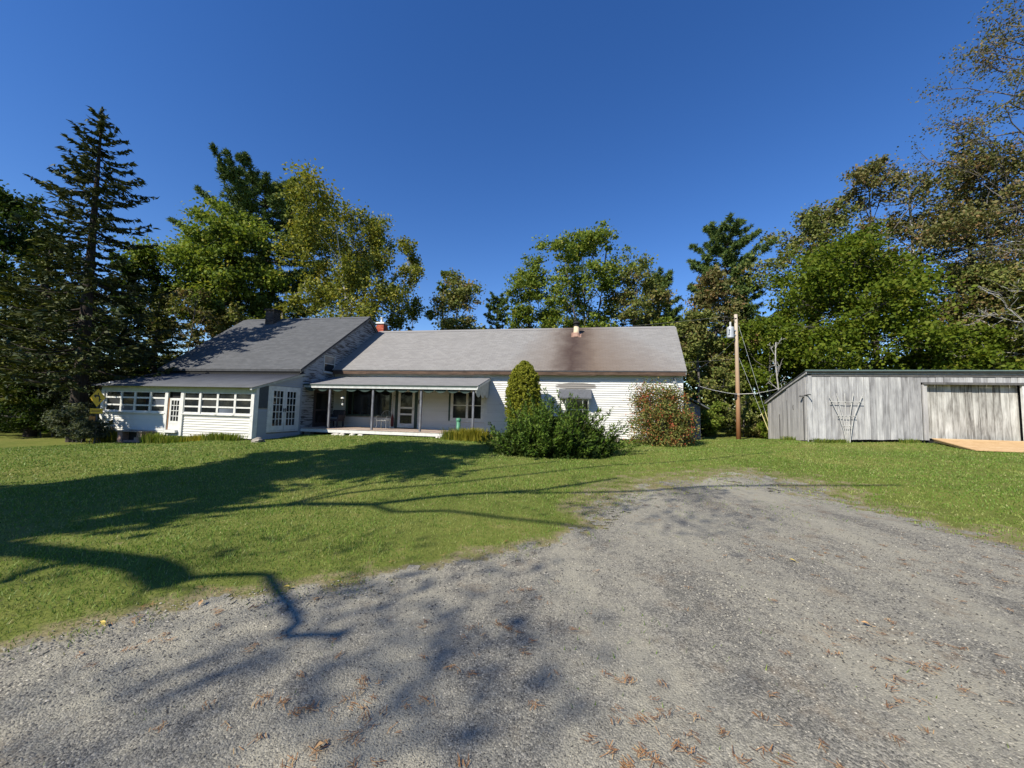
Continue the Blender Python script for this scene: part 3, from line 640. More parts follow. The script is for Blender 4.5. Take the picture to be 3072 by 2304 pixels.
# --- lean-to behind the right end
lt = MB(); lt.prism([(18.06, 1.9, -.3), (19.3, 1.9, -.3), (19.3, 1.9, 2.05), (18.06, 1.9, 2.75)], (0, 3.5, 0)); lw = lt.build('lean_to_wall', M_SHEET, house)
M_LEAN = clapmat('lean_to_siding', (.16, .16, .19), (.1, .09, .09), .6, .66)
clap(lw, PF(1.9), lambda z: (18.07, 19.29 if z < 1.95 else 19.29-(z+.1-2.05)*1.77), .15, 2.65, .107, [], M_LEAN)
b = MB(); b.prism([(18.06, 1.6, 2.78), (19.65, 1.6, 1.92), (19.65, 1.6, 1.98), (18.06, 1.6, 2.86)], (0, 4, 0)); b.build('lean_to_roof', M_SHL, house)
# --- service drop at the right corner
b = MB(); b.tube([(17.66, -.06, 2.2), (17.66, -.06, 3.25), (17.66, -.10, 3.33), (17.66, -.18, 3.33), (17.66, -.22, 3.26)], .022, 8); b.box((17.60, -.10, 3.08), (17.72, -.035, 3.20))
for s in (-.1, .02, .12): b.tube([(17.66+s, -.05, 3.28), (17.66+s, -.16, 3.28)], .03, 8)
b.build('service_mast', simple('galvanised', (.42, .43, .44), .5, .15, 8, .3), house)
b = MB()
for s in (0, .06): b.tube([(17.66, -.2, 3.27), (17.75+s, -.14, 2.95), (17.9+s, -.10, 2.75), (17.95+s, -.08, 2.5)], .009, 5)
b.box((17.55, -.16, 1.55), (17.80, -.035, 1.95)); b.build('meter_cable', simple('grey_meter', (.30, .31, .32), .5), house)

# ------------------------------------------------------------------ shed
SYAW = math.radians(12.0); S0 = (12.53, 16.3)
shed = empty('shed', (S0[0], S0[1], 0), -SYAW, 'weathered grey board shed with lean-to roof and wide board door', 'shed')
def sw_(u, v): return (S0[0]+u*math.cos(SYAW)+v*math.sin(SYAW), S0[1]-u*math.sin(SYAW)+v*math.cos(SYAW))
WR = [(.30, (.13, .127, .127)), (.43, (.27, .265, .265)), (.53, (.38, .375, .37)), (.66, (.56, .55, .53))]
M_PLANK = plankmat('grey_plank', WR)
M_PLANKS = plankmat('silver_plank', [(.25, (.16, .155, .15)), (.42, (.30, .29, .285)), (.58, (.43, .415, .40)), (.75, (.55, .53, .50))])
M_DPLANK = plankmat('stained_plank', [(.33, (.06, .054, .048)), (.42, (.20, .19, .172)), (.52, (.39, .38, .35)), (.66, (.62, .61, .57))])
M_BATTEN = plankmat('dark_batten', [(.3, (.06, .058, .058)), (.7, (.16, .155, .15))])
FT, BT, SDp = 3.50, 2.40, 3.75
sb = MB(); sb.prism([(.03, .24, .5), (.03, SDp-.03, .3), (.03, SDp-.03, BT-.05), (.03, 1.75, 2.93), (.03, .24, FT-.12)], (8.6, 0, 0)); body = sb.build('shed_wall', M_DARK, shed)
r2 = random.Random(8)
def boards(wall, P, a0, a1, zb, zt, wlo, whi, mat, skip=None, c=.022, name='plank'):
    a = a0
    while a < a1-.02:
        w = min(r2.uniform(wlo, whi), a1-a); b = a+w
        if b > a1-.06: b = a1
        t = r2.uniform(-.004, .004); zz0, zz1 = zb(a), zb(b); y0, y1 = zt(a), zt(b)
        for (lo, hi) in ([(None, None)] if not (skip and skip[0] < (a+b)/2 < skip[1]) else [(skip[2], None)]):
            q0 = zz0+r2.uniform(-.01, .015) if lo is None else lo; q1 = zz1+r2.uniform(-.01, .015) if lo is None else lo
            g = r2.uniform(.004, .010); k = r2.uniform(-.006, .010)
            MB().hexa([P(a+g,q0,c+k),P(b-g,q1,c+k),P(b-g,q1,0),P(a+g,q0,0),P(a+g+t,y0,c+k),P(b-g+t,y1,c+k),P(b-g+t,y1,0),P(a+g+t,y0,0)]).build(name, mat, wall)
        a = b
gl = lambda u: gz(*sw_(u, 0))
boards(body, PF(0), .16, 8.5, lambda a: .70+.035*a, lambda a: 3.36, .20, .27, M_PLANK, (4.14, 7.32, 3.15))
PSL = lambda u: (lambda a, b, c: (u-c, a, b))          # faces left
rt = lambda v: FT-.02-(v)*(FT-2.98)/1.74 if v < 1.74 else 2.96-(v-1.74)*(2.96-BT)/(SDp-1.74)
boards(body, PSL(0), 1.66, SDp, lambda v: .42, rt, .16, .26, M_PLANKS)
boards(body, PSL(-.03), .02, 1.66, lambda v: .66-.05*v, rt, .22, .34, M_PLANKS)
MB().pbox(PSL(0), 1.60, 1.64, .6, 2.4, .0, .06).build('door_edge_board', M_BATTEN, shed)
MB().pbox(PSL(0), 2.40, 2.44, .45, 1.75, .022, .05).build('dark_slot', M_BATTEN, shed)
MB().tube([(-.05, 1.05, 1.95), (-.07, 1.05, 2.02), (-.07, 1.05, 2.12), (-.05, 1.05, 2.18)], .012, 6).build('door_pull', M_DARK, shed)
# front trim
b = MB(); b.box((.0, -.075, .70), (.15, .0, 3.40)); b.box((-.03, -.05, .62), (.0, .02, 3.44)); b.build('corner_board', M_PLANK, shed)
MB().box((.0, -.06, 3.46), (8.6, -.028, 3.545)).build('upper_fascia', M_PLANKS, shed)
MB().box((.16, -.045, 3.37), (8.6, -.026, 3.455)).build('lower_fascia', M_BATTEN, shed)
rp = [(-.16, 3.60), (1.74, 3.08), (SDp+.15, 2.42)]
b = MB()
for (v0, z0), (v1, z1) in zip(rp[:-1], rp[1:]):
    b.hexa([(-.12, v0, z0-.05), (8.7, v0, z0-.05), (8.7, v1, z1-.05), (-.12, v1, z1-.05), (-.12, v0, z0), (8.7, v0, z0), (8.7, v1, z1), (-.12, v1, z1)])
b.build('shed_roof', simple('dark_roofing', (.06, .065, .065), .8, .2, 6), shed)
MB().box((-.12, -.185, 3.60), (8.7, -.14, 3.635)).build('drip_edge', simple('green_drip_metal', (.22, .30, .27), .45, .1, 5, .4), shed)
b = MB()
for (v0, z0), (v1, z1) in zip(rp[:-1], rp[1:]): b.hexa([(-.10, v0, z0-.14), (-.06, v0, z0-.14), (-.06, v1, z1-.14), (-.10, v1, z1-.14), (-.10, v0, z0-.052), (-.06, v0, z0-.052), (-.06, v1, z1-.052), (-.10, v1, z1-.052)])
b.build('rake_board', M_PLANKS, shed)
# wide door
MB().box((4.08, -.13, 3.06), (7.45, -.022, 3.15)).build('door_header', M_BATTEN, shed)
MB().box((4.06, -.07, .84), (4.20, -.0, 3.055)).build('door_post', M_PLANKS, shed)
MB().box((7.24, -.09, .9), (7.50, -.0, 3.055)).build('door_post', M_TRIM, shed)
dr = MB().box((4.20, .19, .88), (7.3, .22, 3.1)).build('shed_door', M_DARK, shed)
boards(dr, PF(.19), 4.22, 7.3, lambda a: .90, lambda a: 3.08, .17, .27, M_DPLANK, c=.025)
MB().box((.12, -.12, .52), (.55, .2, .68)).build('corner_block', simple('concrete_block', (.33, .32, .30), .9, .25, 6), shed)
b = MB(); b.box((-.20, .10, 2.50), (-.02, .20, 2.56)); b.tube([(-.05, .14, 2.56), (-.04, -.10, 2.585), (-.04, -.34, 2.59), (-.04, -.36, 2.56)], .022, 6); b.box((-.075, .13, .70), (-.035, .19, 2.50)); b.build('gate_hook', M_BATTEN, shed)
for s, (u, zz) in enumerate(((.95, .62), (1.32, .52))):
    pass
# ramp of fresh boards in front of the door
M_RAMP = plankmat('fresh_ramp_board', [(.3, (.42, .26, .12)), (.5, (.54, .36, .185)), (.7, (.64, .46, .27))])
ramp = empty('ramp', (*sw_(4.25, -.1), .93), -SYAW, 'low ramp of fresh orange boards before the wide shed door', 'ramp')
b = MB()
for k in (0.05, 1.5, 3.0): b.prism([(k, -.02, -.12), (k, -1.75, -.40), (k, -1.75, -.34), (k, -.02, -.03)], (.05, 0, 0))
b.build('stringer', M_RAMP, ramp)
for k in range(12):
    v0, v1 = -.01-k*.148, -.01-k*.148-.143; z0, z1 = 0+v0*.165, 0+v1*.165
    MB().hexa([(0, v0, z0-.03), (3.25, v0, z0-.03), (3.25, v1, z1-.03), (0, v1, z1-.03), (0, v0, z0), (3.25, v0, z0), (3.25, v1, z1), (0, v1, z1)]).build('plank', M_RAMP, ramp)
# fan trellis against the shed
M_TREL = simple('trellis_wood', (.46, .45, .42), .8, .15, 8)
tr = empty('fan_trellis', (*sw_(1.33, -.13), .64), -SYAW, 'fan shaped wooden trellis leaning on the grey shed boards', 'trellis')
for (x1, zt) in ((-.60, 1.93), (-.32, 2.02), (-.03, 2.02), (.28, 2.02), (.60, 1.95)):
    xb = x1*.10+.02
    MB().tube([(xb, -.05, 0), (xb+.3*(x1-xb)*.5, -.045, .5), (x1*.42, -.035, 1.05), (x1, -.02, zt)], .016, 5).build('rib', M_TREL, tr)
for z, h in ((1.67, .61), (1.09, .34), (.68, .18)): MB().box((-h, -.068, z-.011), (h, -.05, z+.011)).build('cross_slat', M_TREL, tr)

# ------------------------------------------------------------------ utility pole and wires
px, py = 12.95, 22.0; pz = gz(px, py)
pole = empty('utility_pole', (px, py, pz), 0, 'tall brown wooden utility pole between the farmhouse and the grey shed', 'pole')
def polemat():
    m = NM('pole_wood'); sep = m.n('SeparateXYZ', Vector=m.n('TexCoord').outputs['Object']); o = m.obj((10, 10, .5))
    g = m.noise(o, 1.5, 6); z = m.math('DIVIDE', sep.outputs[2], 7.2)
    c = m.ramp(m.math('ADD', z, m.math('MULTIPLY', m.math('SUBTRACT', g, .5), .3)), [(.0, (.27, .10, .038)), (.3, (.38, .22, .12)), (.6, (.47, .35, .235)), (.93, (.56, .49, .40))])
    return m.done(m.mix(m.math('MULTIPLY', g, .5), c, (.2, .12, .07)), .8, .2, 0, m.bump(g, .4, .01))
MB().tube([(0, 0, -.3), (0, 0, 2), (-.02, 0, 5), (-.05, 0, 7.2)], [.125, .115, .10, .085], 14).build('shaft', polemat(), pole, True)
M_GALV = simple('transformer_grey', (.46, .48, .50), .45, .1, 5, .2)
b = MB(); b.tube([(-.40, -.05, 5.78), (-.40, -.05, 5.83), (-.40, -.05, 6.36), (-.40, -.05, 6.44), (-.40, -.05, 6.46)], [.15, .19, .19, .17, .05], 16); b.box((-.25, -.09, 5.95), (-.10, -.01, 6.02)); b.box((-.25, -.09, 6.22), (-.10, -.01, 6.29))
tf = b.build('transformer', M_GALV, pole)
b = MB()
for i in range(4): b.tube([(-.40, -.05, 6.46+i*.07), (-.40, -.05, 6.49+i*.07), (-.40, -.05, 6.53+i*.07)], [.05, .065, .03], 8)
b.build('bushing', M_TRIM, tf)
b = MB()
for i in range(3): b.tube([(-.58+.02*i, -.2, 6.05+.1*i), (-.62, -.24, 6.05+.1*i)], .035, 8)
b.build('terminal', M_GALV, tf)
b = MB(); b.tube([(-.05, -.08, 6.95), (-.45, -.12, 6.98), (-.72, -.12, 6.97)], .022, 6); b.tube([(-.06, -.05, 6.7), (-.45, -.12, 6.96)], .015, 6); b.tube([(-.62, -.12, 6.97), (-.62, -.12, 7.08)], [.04, .03], 8); b.build('bracket_arm', M_DARK, pole)
b = MB(); b.box((-.19, -.10, 2.30), (-.10, .02, 2.62)); b.build('junction_box', M_DARK, pole)
M_WIRE = simple('wire', (.10, .10, .10), .6, .05); M_WIREL = simple('pale_cable', (.62, .60, .56), .5, .05)
def wire(name, a, b, sag, r, mat, label, cat='wire', n=14):
    a, b = Vector(a), Vector(b); pts = [a.lerp(b, i/n)-Vector((0, 0, sag*4*(i/n)*(1-i/n))) for i in range(n+1)]
    return tag(MB().tube(pts, r, 5).build(name, mat), label, cat)
hx, hy = hw(14.0, 12.0)
wire('power_line', (px-.62, py-.12, pz+7.05), (hx-14, hy+8, 9.5), .5, .009, M_WIRE, 'thin dark line running from the pole top past the roof ridge')
wa = hw(17.66, -.2); wire('service_wire', (px-.12, py-.05, pz+5.75), (wa[0], wa[1], 3.35), .35, .007, M_WIRE, 'service wire from the transformer down to the house corner')
wire('secondary_wire', (px-.12, py, pz+4.6), (hx-14, hy+10, 6.0), .4, .007, M_WIRE, 'lower thin wire leaving the pole below its transformer')
p0 = sw_(-.06, 1.78)
pts = [(10.4, 21.2, 3.20), (11.2, 21.45, 3.04), (12.1, 21.7, 2.92), (px-.15, py-.17, 2.86), (13.3, 21.0, 2.88), (13.2, 19.8, 2.93), (p0[0], p0[1], 3.02)]
tag(MB().tube(pts, .015, 6).build('white_cable', M_WIREL), 'pale sagging cable strung past the pole to the shed roof', 'cable')
ax, ay = 13.85, 20.5
for (z, lab) in ((6.55, 'upper guy wire stretched from pole top to ground by the shed'), (4.65, 'lower guy wire with yellow guard behind the shed corner')):
    dx = .25 if z > 5 else 0
    g0, g1 = Vector((px+.1, py-.02, pz+z)), Vector((ax+dx, ay+dx, gz(ax, ay)+.05))
    gw_ = empty('guy_wire', g1, 0, lab, 'wire'); d = g0-g1
    MB().tube([(0, 0, 0), d], .008, 5).build('strand', simple('guy_steel', (.35, .36, .36), .5), gw_)
    MB().tube([d*.03, d*.03+d.normalized()*1.35], .022, 8).build('guard', simple('yellow_guard', (.50, .44, .20), .6), gw_)

# ------------------------------------------------------------------ small things by the house
def at_house(name, u, v, z, label, cat, group=None): x, y = hw(u, v); return empty(name, (x, y, z), -YAW, label, cat, group)
# brick box below the sunroom door
M_BRK = [brickmat('worn_brick%d' % i, (.20-.02*i, .13, .105), (.27, .18-.01*i, .15), (.33, .25, .21)) for i in range(2)]
bx_, by_ = hw(-5.65, -5.55); bz = gz(bx_, by_)
bs = empty('brick_step_base', (bx_, by_, bz), -YAW, 'open worn brick step base under the sunroom wall', 'brickwork')
def brick(x0, x1, y0, y1, z): MB().box((x0+.004, y0+rnd.uniform(-.005, .004), z+.003), (x1-.004, y1, z+.07)).build('brick', M_BRK[rnd.randint(0, 1)], bs)
for k in range(7):
    z = -.05+k*.074
    for s in (-.62, .42):
        if k % 2: brick(s, s+.2, -.15, .12, z); brick(s+.2, s+.27, -.15, .12, z)
        else: brick(s, s+.07, -.15, .12, z); brick(s+.07, s+.27, -.15, .12, z)
for k in range(2):
    for j in range(4): brick(-.35+j*.19+(k*.03), -.35+(j+1)*.19+(k*.03)*(j < 3), -.13, .1, -.05+k*.074)
MB().box((-.35, .10, -.1), (.42, .16, .47)).build('dark_backing', M_DARK, bs)
MB().box((.15, -.05, .098), (.42, .1, .22)).build('inner_block', simple('inner_block', (.3, .24, .2), .9), bs)
MB().box((-.68, -.2, .468), (.75, .35, .51)).build('slab', M_FOUND, bs)
# rock at the sunroom corner
def rock(name, x, y, s, label, mat, seed, dz=0, group=None):
    import bmesh
    bm = bmesh.new(); bmesh.ops.create_icosphere(bm, subdivisions=3, radius=1); r = np.random.RandomState(seed); ph = r.rand(6)*6
    for v in bm.verts:
        k = 1+.16*math.sin(v.co.x*3+ph[0])+.13*math.sin(v.co.y*4+ph[1]+v.co.z*2)+.10*math.sin(v.co.z*6+v.co.x*5+ph[2])+.05*math.sin(v.co.x*13+v.co.y*11+ph[3]); v.co = Vector((v.co.x*s[0], v.co.y*s[1], v.co.z*s[2]))*k
    me = bpy.data.meshes.new(name); bm.to_mesh(me); bm.free(); me.materials.append(mat)
    o = link(bpy.data.objects.new(name, me)); o.location = (x, y, gz(x, y)+dz); o.rotation_euler = (0, 0, ph[4]); return tag(o, label, 'rock', group)
M_ROCK = simple('field_stone', (.30, .27, .23), .9, .35, 3); M_ROCKL = simple('pale_stone', (.55, .52, .46), .9, .2, 4)
rock('rock', -10.2, 15.62, (.34, .2, .13), 'flat brown rock lying at the sunroom corner', M_ROCK, 2, .03)
for i, (u, w, lab) in enumerate(((2.1, .16, 'leftmost pale flat stone under the porch edge'), (2.45, .2, 'second pale flat stone from left under the porch edge'), (2.95, .15, 'third pale flat stone from left under the porch edge'), (3.4, .13, 'small pale stone before the second porch post'), (7.2, .14, 'pale stone left of the ornamental grass clump'), (9.1, .2, 'pale stone right of the ornamental grass clump'))):
    x, y = hw(u, -2.62); rock('edging_stone', x, y, (w, .11, .075), lab, M_ROCKL, 10+i, .02, 'edging stones along the porch')
x, y = hw(15.0, -1.4); rock('round_stone', x, y, (.12, .1, .12), 'small pale pinkish stone between juniper and red bush', simple('pink_stone', (.6, .5, .47), .9), 31, .12)
# green standpipe
x, y = hw(8.24, -2.95); g = empty('green_standpipe', (x, y, gz(x, y)), 0, 'green capped pipe standing in the yellow grass clump', 'pipe'); M_PIPE = simple('green_pipe', (.08, .24, .14), .45, .1)
MB().tube([(0, 0, -.1), (0, 0, .80)], .085, 16).build('pipe', M_PIPE, g, True); MB().tube([(0, 0, .80), (0, 0, .86), (0, 0, .91), (0, 0, .93)], [.11, .115, .10, .03], 16).build('cap', M_PIPE, g)
# warning sign
def signthing():
    s = empty('road_sign', (-17.78, 16.55, gz(-17.78, 16.55)), math.radians(-6), 'yellow diamond turn sign with smaller plate on a post left of sunroom', 'sign')
    zc = 1.73-gz(-17.78, 16.55); M_Y = simple('sign_yellow', (.72, .42, .02), .4, .06, 3); M_K = simple('sign_black', (.012, .012, .012), .5)
    MB().box((-.03, .02, -.2), (.03, .06, zc+.35)).build('post', simple('dark_post', (.10, .10, .09), .7), s)
    h = .385; d = MB().prism([(0, .012, zc-h), (h, .012, zc), (0, .012, zc+h), (-h, .012, zc)], (0, -.012, 0)).build('diamond_plate', M_Y, s)
    y0 = -.004
    f = lambda pts: MB().prism([(a, y0+.003, zc+b) for a, b in pts], (0, -.002, 0))
    a = f([(.075, -.175), (.135, -.175), (.135, .04), (.10, .095), (.04, .115), (-.07, .115), (-.07, .165), (-.20, .075), (-.07, -.015), (-.07, .045), (.035, .045), (.075, .02)])
    n0 = len(a.v); 
    for pts in ([(.0, .117), (.05, .115), (.05, .20), (.0, .20)], [(.137, -.10), (.20, -.10), (.20, -.05), (.137, -.05)]):
        q = f(pts); k = len(a.v); a.v += q.v; a.f += [tuple(i+k for i in ff) for ff in q.f]
    a.build('arrow', M_K, d)
    MB().box((-.31, 0, zc-.68), (.31, .012, zc-.46)).build('lower_plate', M_Y, s)
    b = MB(); b.box((-.26, -.003, zc-.60), (.20, -.001, zc-.575)); b.box((-.22, -.003, zc-.55), (.24, -.001, zc-.53)); b.build('plate_lettering', simple('faded_ink', (.16, .10, .02), .6), s)
    MB().box((-.32, 0, zc-1.06), (-.02, .012, zc-.80)).build('orange_plate', simple('sign_orange', (.55, .20, .03), .5), s)
signthing()
# porch furniture
M_IRON = simple('white_iron', (.26, .26, .25), .5, .1)
def iron_chair():
    c = at_house('iron_chair', 3.75, -1.25, .547, 'pale wrought iron armchair on the porch under the picture window', 'chair')
    for s in (-.25, .25):
        MB().tube([(s, .24, 0), (s*.96, .22, .42)], .011, 6).build('leg', M_IRON, c); MB().tube([(s*1.1, -.24, 0), (s, -.2, .2), (s, -.22, .42)], .011, 6).build('leg', M_IRON, c)
        MB().tube([(s, -.22, .42), (s*1.12, -.24, .60), (s*1.1, -.1, .64), (s*1.0, .2, .62)], .010, 6).build('armrest', M_IRON, c)
    b = MB(); b.tube([(-.25, -.23, .42), (.25, -.23, .42), (.25, .22, .42), (-.25, .22, .42), (-.25, -.23, .42)], .011, 6)
    for i in range(1, 7): b.tube([(-.25+i*.071, -.23, .42), (-.25+i*.071, .22, .42)], .006, 4)
    b.build('seat', M_IRON, c)
    b = MB(); b.tube([(-.25, .22, .42), (-.26, .28, .75), (-.15, .30, .88), (0, .31, .92), (.15, .30, .88), (.26, .28, .75), (.25, .22, .42)], .011, 6)
    for i in range(1, 6): b.tube([(-.25+i*.083, .22, .42), (-.25+i*.083, .295, .86)], .006, 4)
    b.build('backrest', M_IRON, c)
iron_chair()
def wicker():
    c = at_house('wicker_chair', .82, -.9, .547, 'dark wicker armchair in the shaded left corner of porch', 'chair'); mm = simple('dark_wicker', (.07, .065, .075), .8, .4, 30)
    for sx in (-.28, .28):
        for sy in (-.25, .25): MB().box((sx-.03, sy-.03, 0), (sx+.03, sy+.03, .3)).build('leg', mm, c)
    MB().box((-.34, -.32, .3), (.34, .3, .42)).build('seat', mm, c, bevel=.03); MB().box((-.36, .22, .42), (.36, .34, .88)).build('backrest', mm, c, bevel=.05)
    for sx in (-.37, .29): MB().box((sx, -.3, .42), (sx+.08, .22, .64)).build('armrest', mm, c, bevel=.02)
    MB().box((-.27, -.28, .421), (.27, .2, .5)).build('cushion', simple('grey_cushion', (.22, .22, .24), .9), c, bevel=.03)
wicker()
x, y = hw(1.95, -2.0); h = empty('hanging_feeder', (x, y, 2.05), 0, 'small white bird feeder hanging under the porch roof', 'bird feeder')
MB().tube([(0, 0, .05), (0, 0, .60)], .004, 4).build('cord', M_WIRE, h); MB().tube([(0, 0, -.05), (0, 0, 0), (0, 0, .05)], [.10, .09, .02], 12).build('roof', M_TRIM, h)
MB().tube([(0, 0, -.28), (0, 0, -.05)], .035, 10).build('tube', M_GLASSB, h); MB().tube([(0, 0, -.40), (0, 0, -.36), (0, 0, -.30), (0, 0, -.27)], [.01, .05, .05, .02], 10).build('cup', M_TRIM, h)
x, y = hw(3.60, -.10); h = empty('closed_umbrella', (x, y, .56), -YAW, 'folded red brown umbrella hanging beside the screen door', 'umbrella')
MB().tube([(0, 0, .05), (0, 0, .12), (0, 0, .5), (0, 0, .72)], [.01, .09, .07, .015], 10).build('folded_cloth', simple('maroon_cloth', (.16, .05, .05), .9, .3, 9), h)
MB().tube([(0, 0, .7), (0, 0, 1.55), (.02, 0, 1.68), (.08, 0, 1.72), (.13, 0, 1.66), (.13, 0, 1.58)], .012, 6).build('crook', simple('iron_crook', (.2, .2, .2), .6), h)
x, y = hw(5.12, -.09); h = empty('wall_lantern', (x, y, 1.95), -YAW, 'small dark lantern on the wall right of screen door', 'lantern')
MB().box((-.05, .03, -.12), (.05, .06, .12)).build('back_plate', M_DARK, h); MB().tube([(0, -.06, -.10), (0, -.06, .06), (0, -.06, .13)], [.04, .06, .01], 6).build('lamp_body', M_DARK, h)

# ------------------------------------------------------------------ vegetation
def norm(a): return a/np.maximum(np.linalg.norm(a, axis=-1, keepdims=True), 1e-9)
def leaf_quads(r, c, L, W, nrm_bias=(0, 0, .6), dirv=None, fold=.18):
    """one folded leaf quad at each centre c (n,3)"""
    n = len(c); N_ = norm(r.randn(n, 3)+np.array(nrm_bias)); D = r.randn(n, 3) if dirv is None else dirv
    D = norm(D-N_*np.sum(D*N_, -1, keepdims=True)); S = np.cross(N_, D)
    L = np.broadcast_to(np.asarray(L, float), (n,))[:,None]; Wd = np.broadcast_to(np.asarray(W, float), (n,))[:,None]
    V = np.stack([c-D*L*.5, c+S*Wd*.5+N_*Wd*fold-D*L*.05, c+D*L*.5, c-S*Wd*.5+N_*Wd*fold-D*L*.05], 1).reshape(-1, 3)
    return V
def quadmesh(name, V, mat, parent): n = len(V)//4; return npmesh(name, V, [np.arange(4*n).reshape(-1, 4)], mat, parent)
def barkmat(name, a, b, sc=(9, 9, 1.5)):
    m = NM(name); nz = m.noise(m.obj(sc), 1.5, 6, .7); return m.done(m.ramp(nz, [(.3, a), (.7, b)]), .9, .15, 0, m.bump(nz, .6, .02))
BK_GREY = barkmat('grey_bark', (.06, .055, .05), (.17, .155, .14)); BK_DARK = barkmat('dark_bark', (.025, .02, .017), (.075, .06, .05))
BK_PALE = barkmat('pale_dead_bark', (.26, .245, .23), (.46, .44, .41)); BK_BIRCH = barkmat('birch_bark', (.16, .15, .14), (.68, .66, .62), (2, 2, 9))
LM = {
 'green': leafmat('green_leaves', [(0, (0.078, 0.124, 0.018)), (.5, (0.163, 0.221, 0.033)), (.9, (0.247, 0.299, 0.052)), (1, (0.364, 0.325, 0.072))]),
 'maple': leafmat('bright_maple_leaves', [(0, (.06, .10, .010)), (.5, (.115, .16, .014)), (.95, (.165, .20, .022)), (1, (.22, .20, .03))], (.19, .17, .025), .4, .25, .62, .74),
 'birch': leafmat('yellowing_birch_leaves', [(0, (0.105, 0.126, 0.021)), (.5, (0.189, 0.217, 0.039)), (.85, (0.294, 0.287, 0.050)), (1, (0.406, 0.336, 0.056))], (0.420, 0.322, 0.049), .35, .35, .56, .68),
 'olive': leafmat('olive_leaves', [(0, (0.074, 0.108, 0.024)), (.5, (0.155, 0.182, 0.043)), (1, (0.257, 0.250, 0.074))], (0.243, 0.176, 0.074), .3, .5, .5, .62),
 'brown': leafmat('rust_tinged_leaves', [(0, (0.074, 0.092, 0.027)), (.5, (0.142, 0.146, 0.046)), (.85, (0.209, 0.182, 0.068)), (1, (0.284, 0.169, 0.081))], (0.230, 0.135, 0.074), .3, .45, .53, .66),
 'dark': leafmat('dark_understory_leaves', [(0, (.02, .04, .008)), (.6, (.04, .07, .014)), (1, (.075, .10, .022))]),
 'spruce': leafmat('spruce_needles', [(0, (0.026, 0.042, 0.019)), (.5, (0.054, 0.072, 0.030)), (1, (0.113, 0.118, 0.040))], None, .1),
 'hemlock': leafmat('hemlock_needles', [(0, (0.037, 0.056, 0.013)), (.5, (0.081, 0.100, 0.019)), (1, (0.150, 0.150, 0.030))], None, .15),
 'pine': leafmat('white_pine_needles', [(0, (0.041, 0.074, 0.020)), (.5, (0.081, 0.128, 0.032)), (1, (0.149, 0.189, 0.043))], None, .15),
 'grey': leafmat('grey_shrub_leaves', [(0, (.05, .07, .04)), (.5, (.095, .115, .07)), (1, (.17, .18, .12))]),
 'red': leafmat('red_bush_leaves', [(0, (0.078, 0.109, 0.028)), (.5, (0.172, 0.196, 0.050)), (.82, (0.312, 0.296, 0.086)), (.92, (0.374, 0.140, 0.062)), (1, (0.499, 0.094, 0.055))], (0.437, 0.102, 0.062), .3, 1.7, .55, .66),
 'juniper': leafmat('juniper_sprays', [(0, (0.033, 0.072, 0.009)), (.5, (0.072, 0.127, 0.015)), (1, (0.132, 0.187, 0.029))], None, .2),
 'yew': leafmat('dense_yew_needles', [(0, (0.126, 0.147, 0.014)), (.5, (0.224, 0.238, 0.025)), (1, (0.336, 0.329, 0.042))], None, .2),
 'fern': leafmat('yellow_fern', [(0, (.12, .15, .02)), (.5, (.22, .22, .03)), (1, (.34, .27, .04))]),
 'blade': leafmat('tall_grass_blades', [(0, (.08, .14, .02)), (.5, (.16, .22, .035)), (1, (.34, .33, .09))]),
 'yblade': leafmat('yellow_grass_blades', [(0, (.16, .18, .02)), (.5, (.30, .28, .035)), (1, (.48, .40, .07))]),
}
class Tubes:
    """many tapered branches in one numpy mesh"""
    def __init__(s): s.V, s.F, s.n = [], [], 0
    def add(s, pts, rad, k=5):
        pts = np.asarray(pts, float); m = len(pts); rad = np.linspace(rad[0], rad[1], m) if len(rad) == 2 and m != 2 else np.asarray(rad, float)
        T = np.gradient(pts, axis=0); T = norm(T); a = np.cross(T, np.array([.31, .17, .93])); a = norm(a); b = np.cross(T, a)
        g = np.arange(k)*2*np.pi/k
        V = pts[:,None]+(a[:,None]*np.cos(g)[None,:,None]+b[:,None]*np.sin(g)[None,:,None])*rad[:,None,None]
        i = np.arange(m-1)[:,None]*k; j = np.arange(k)[None]; j2 = (j+1) % k
        s.F.append((np.stack([i+j, i+j2, i+k+j2, i+k+j], -1)+s.n).reshape(-1, 4)); s.V.append(V.reshape(-1, 3)); s.n += m*k
    def build(s, name, mat, parent): return npmesh(name, np.concatenate(s.V), s.F, mat, parent, True)
def curve(a, b, r, bend=.12, n=6, sag=0):
    a, b = np.asarray(a, float), np.asarray(b, float); t = np.linspace(0, 1, n)[:,None]; L = np.linalg.norm(b-a)
    w = r.randn(3)*bend*L; w2 = r.randn(3)*bend*.5*L
    return a+(b-a)*t+w*np.sin(np.pi*t)+w2*np.sin(2*np.pi*t)+np.array([0, 0, -sag*L])*np.sin(np.pi*t)

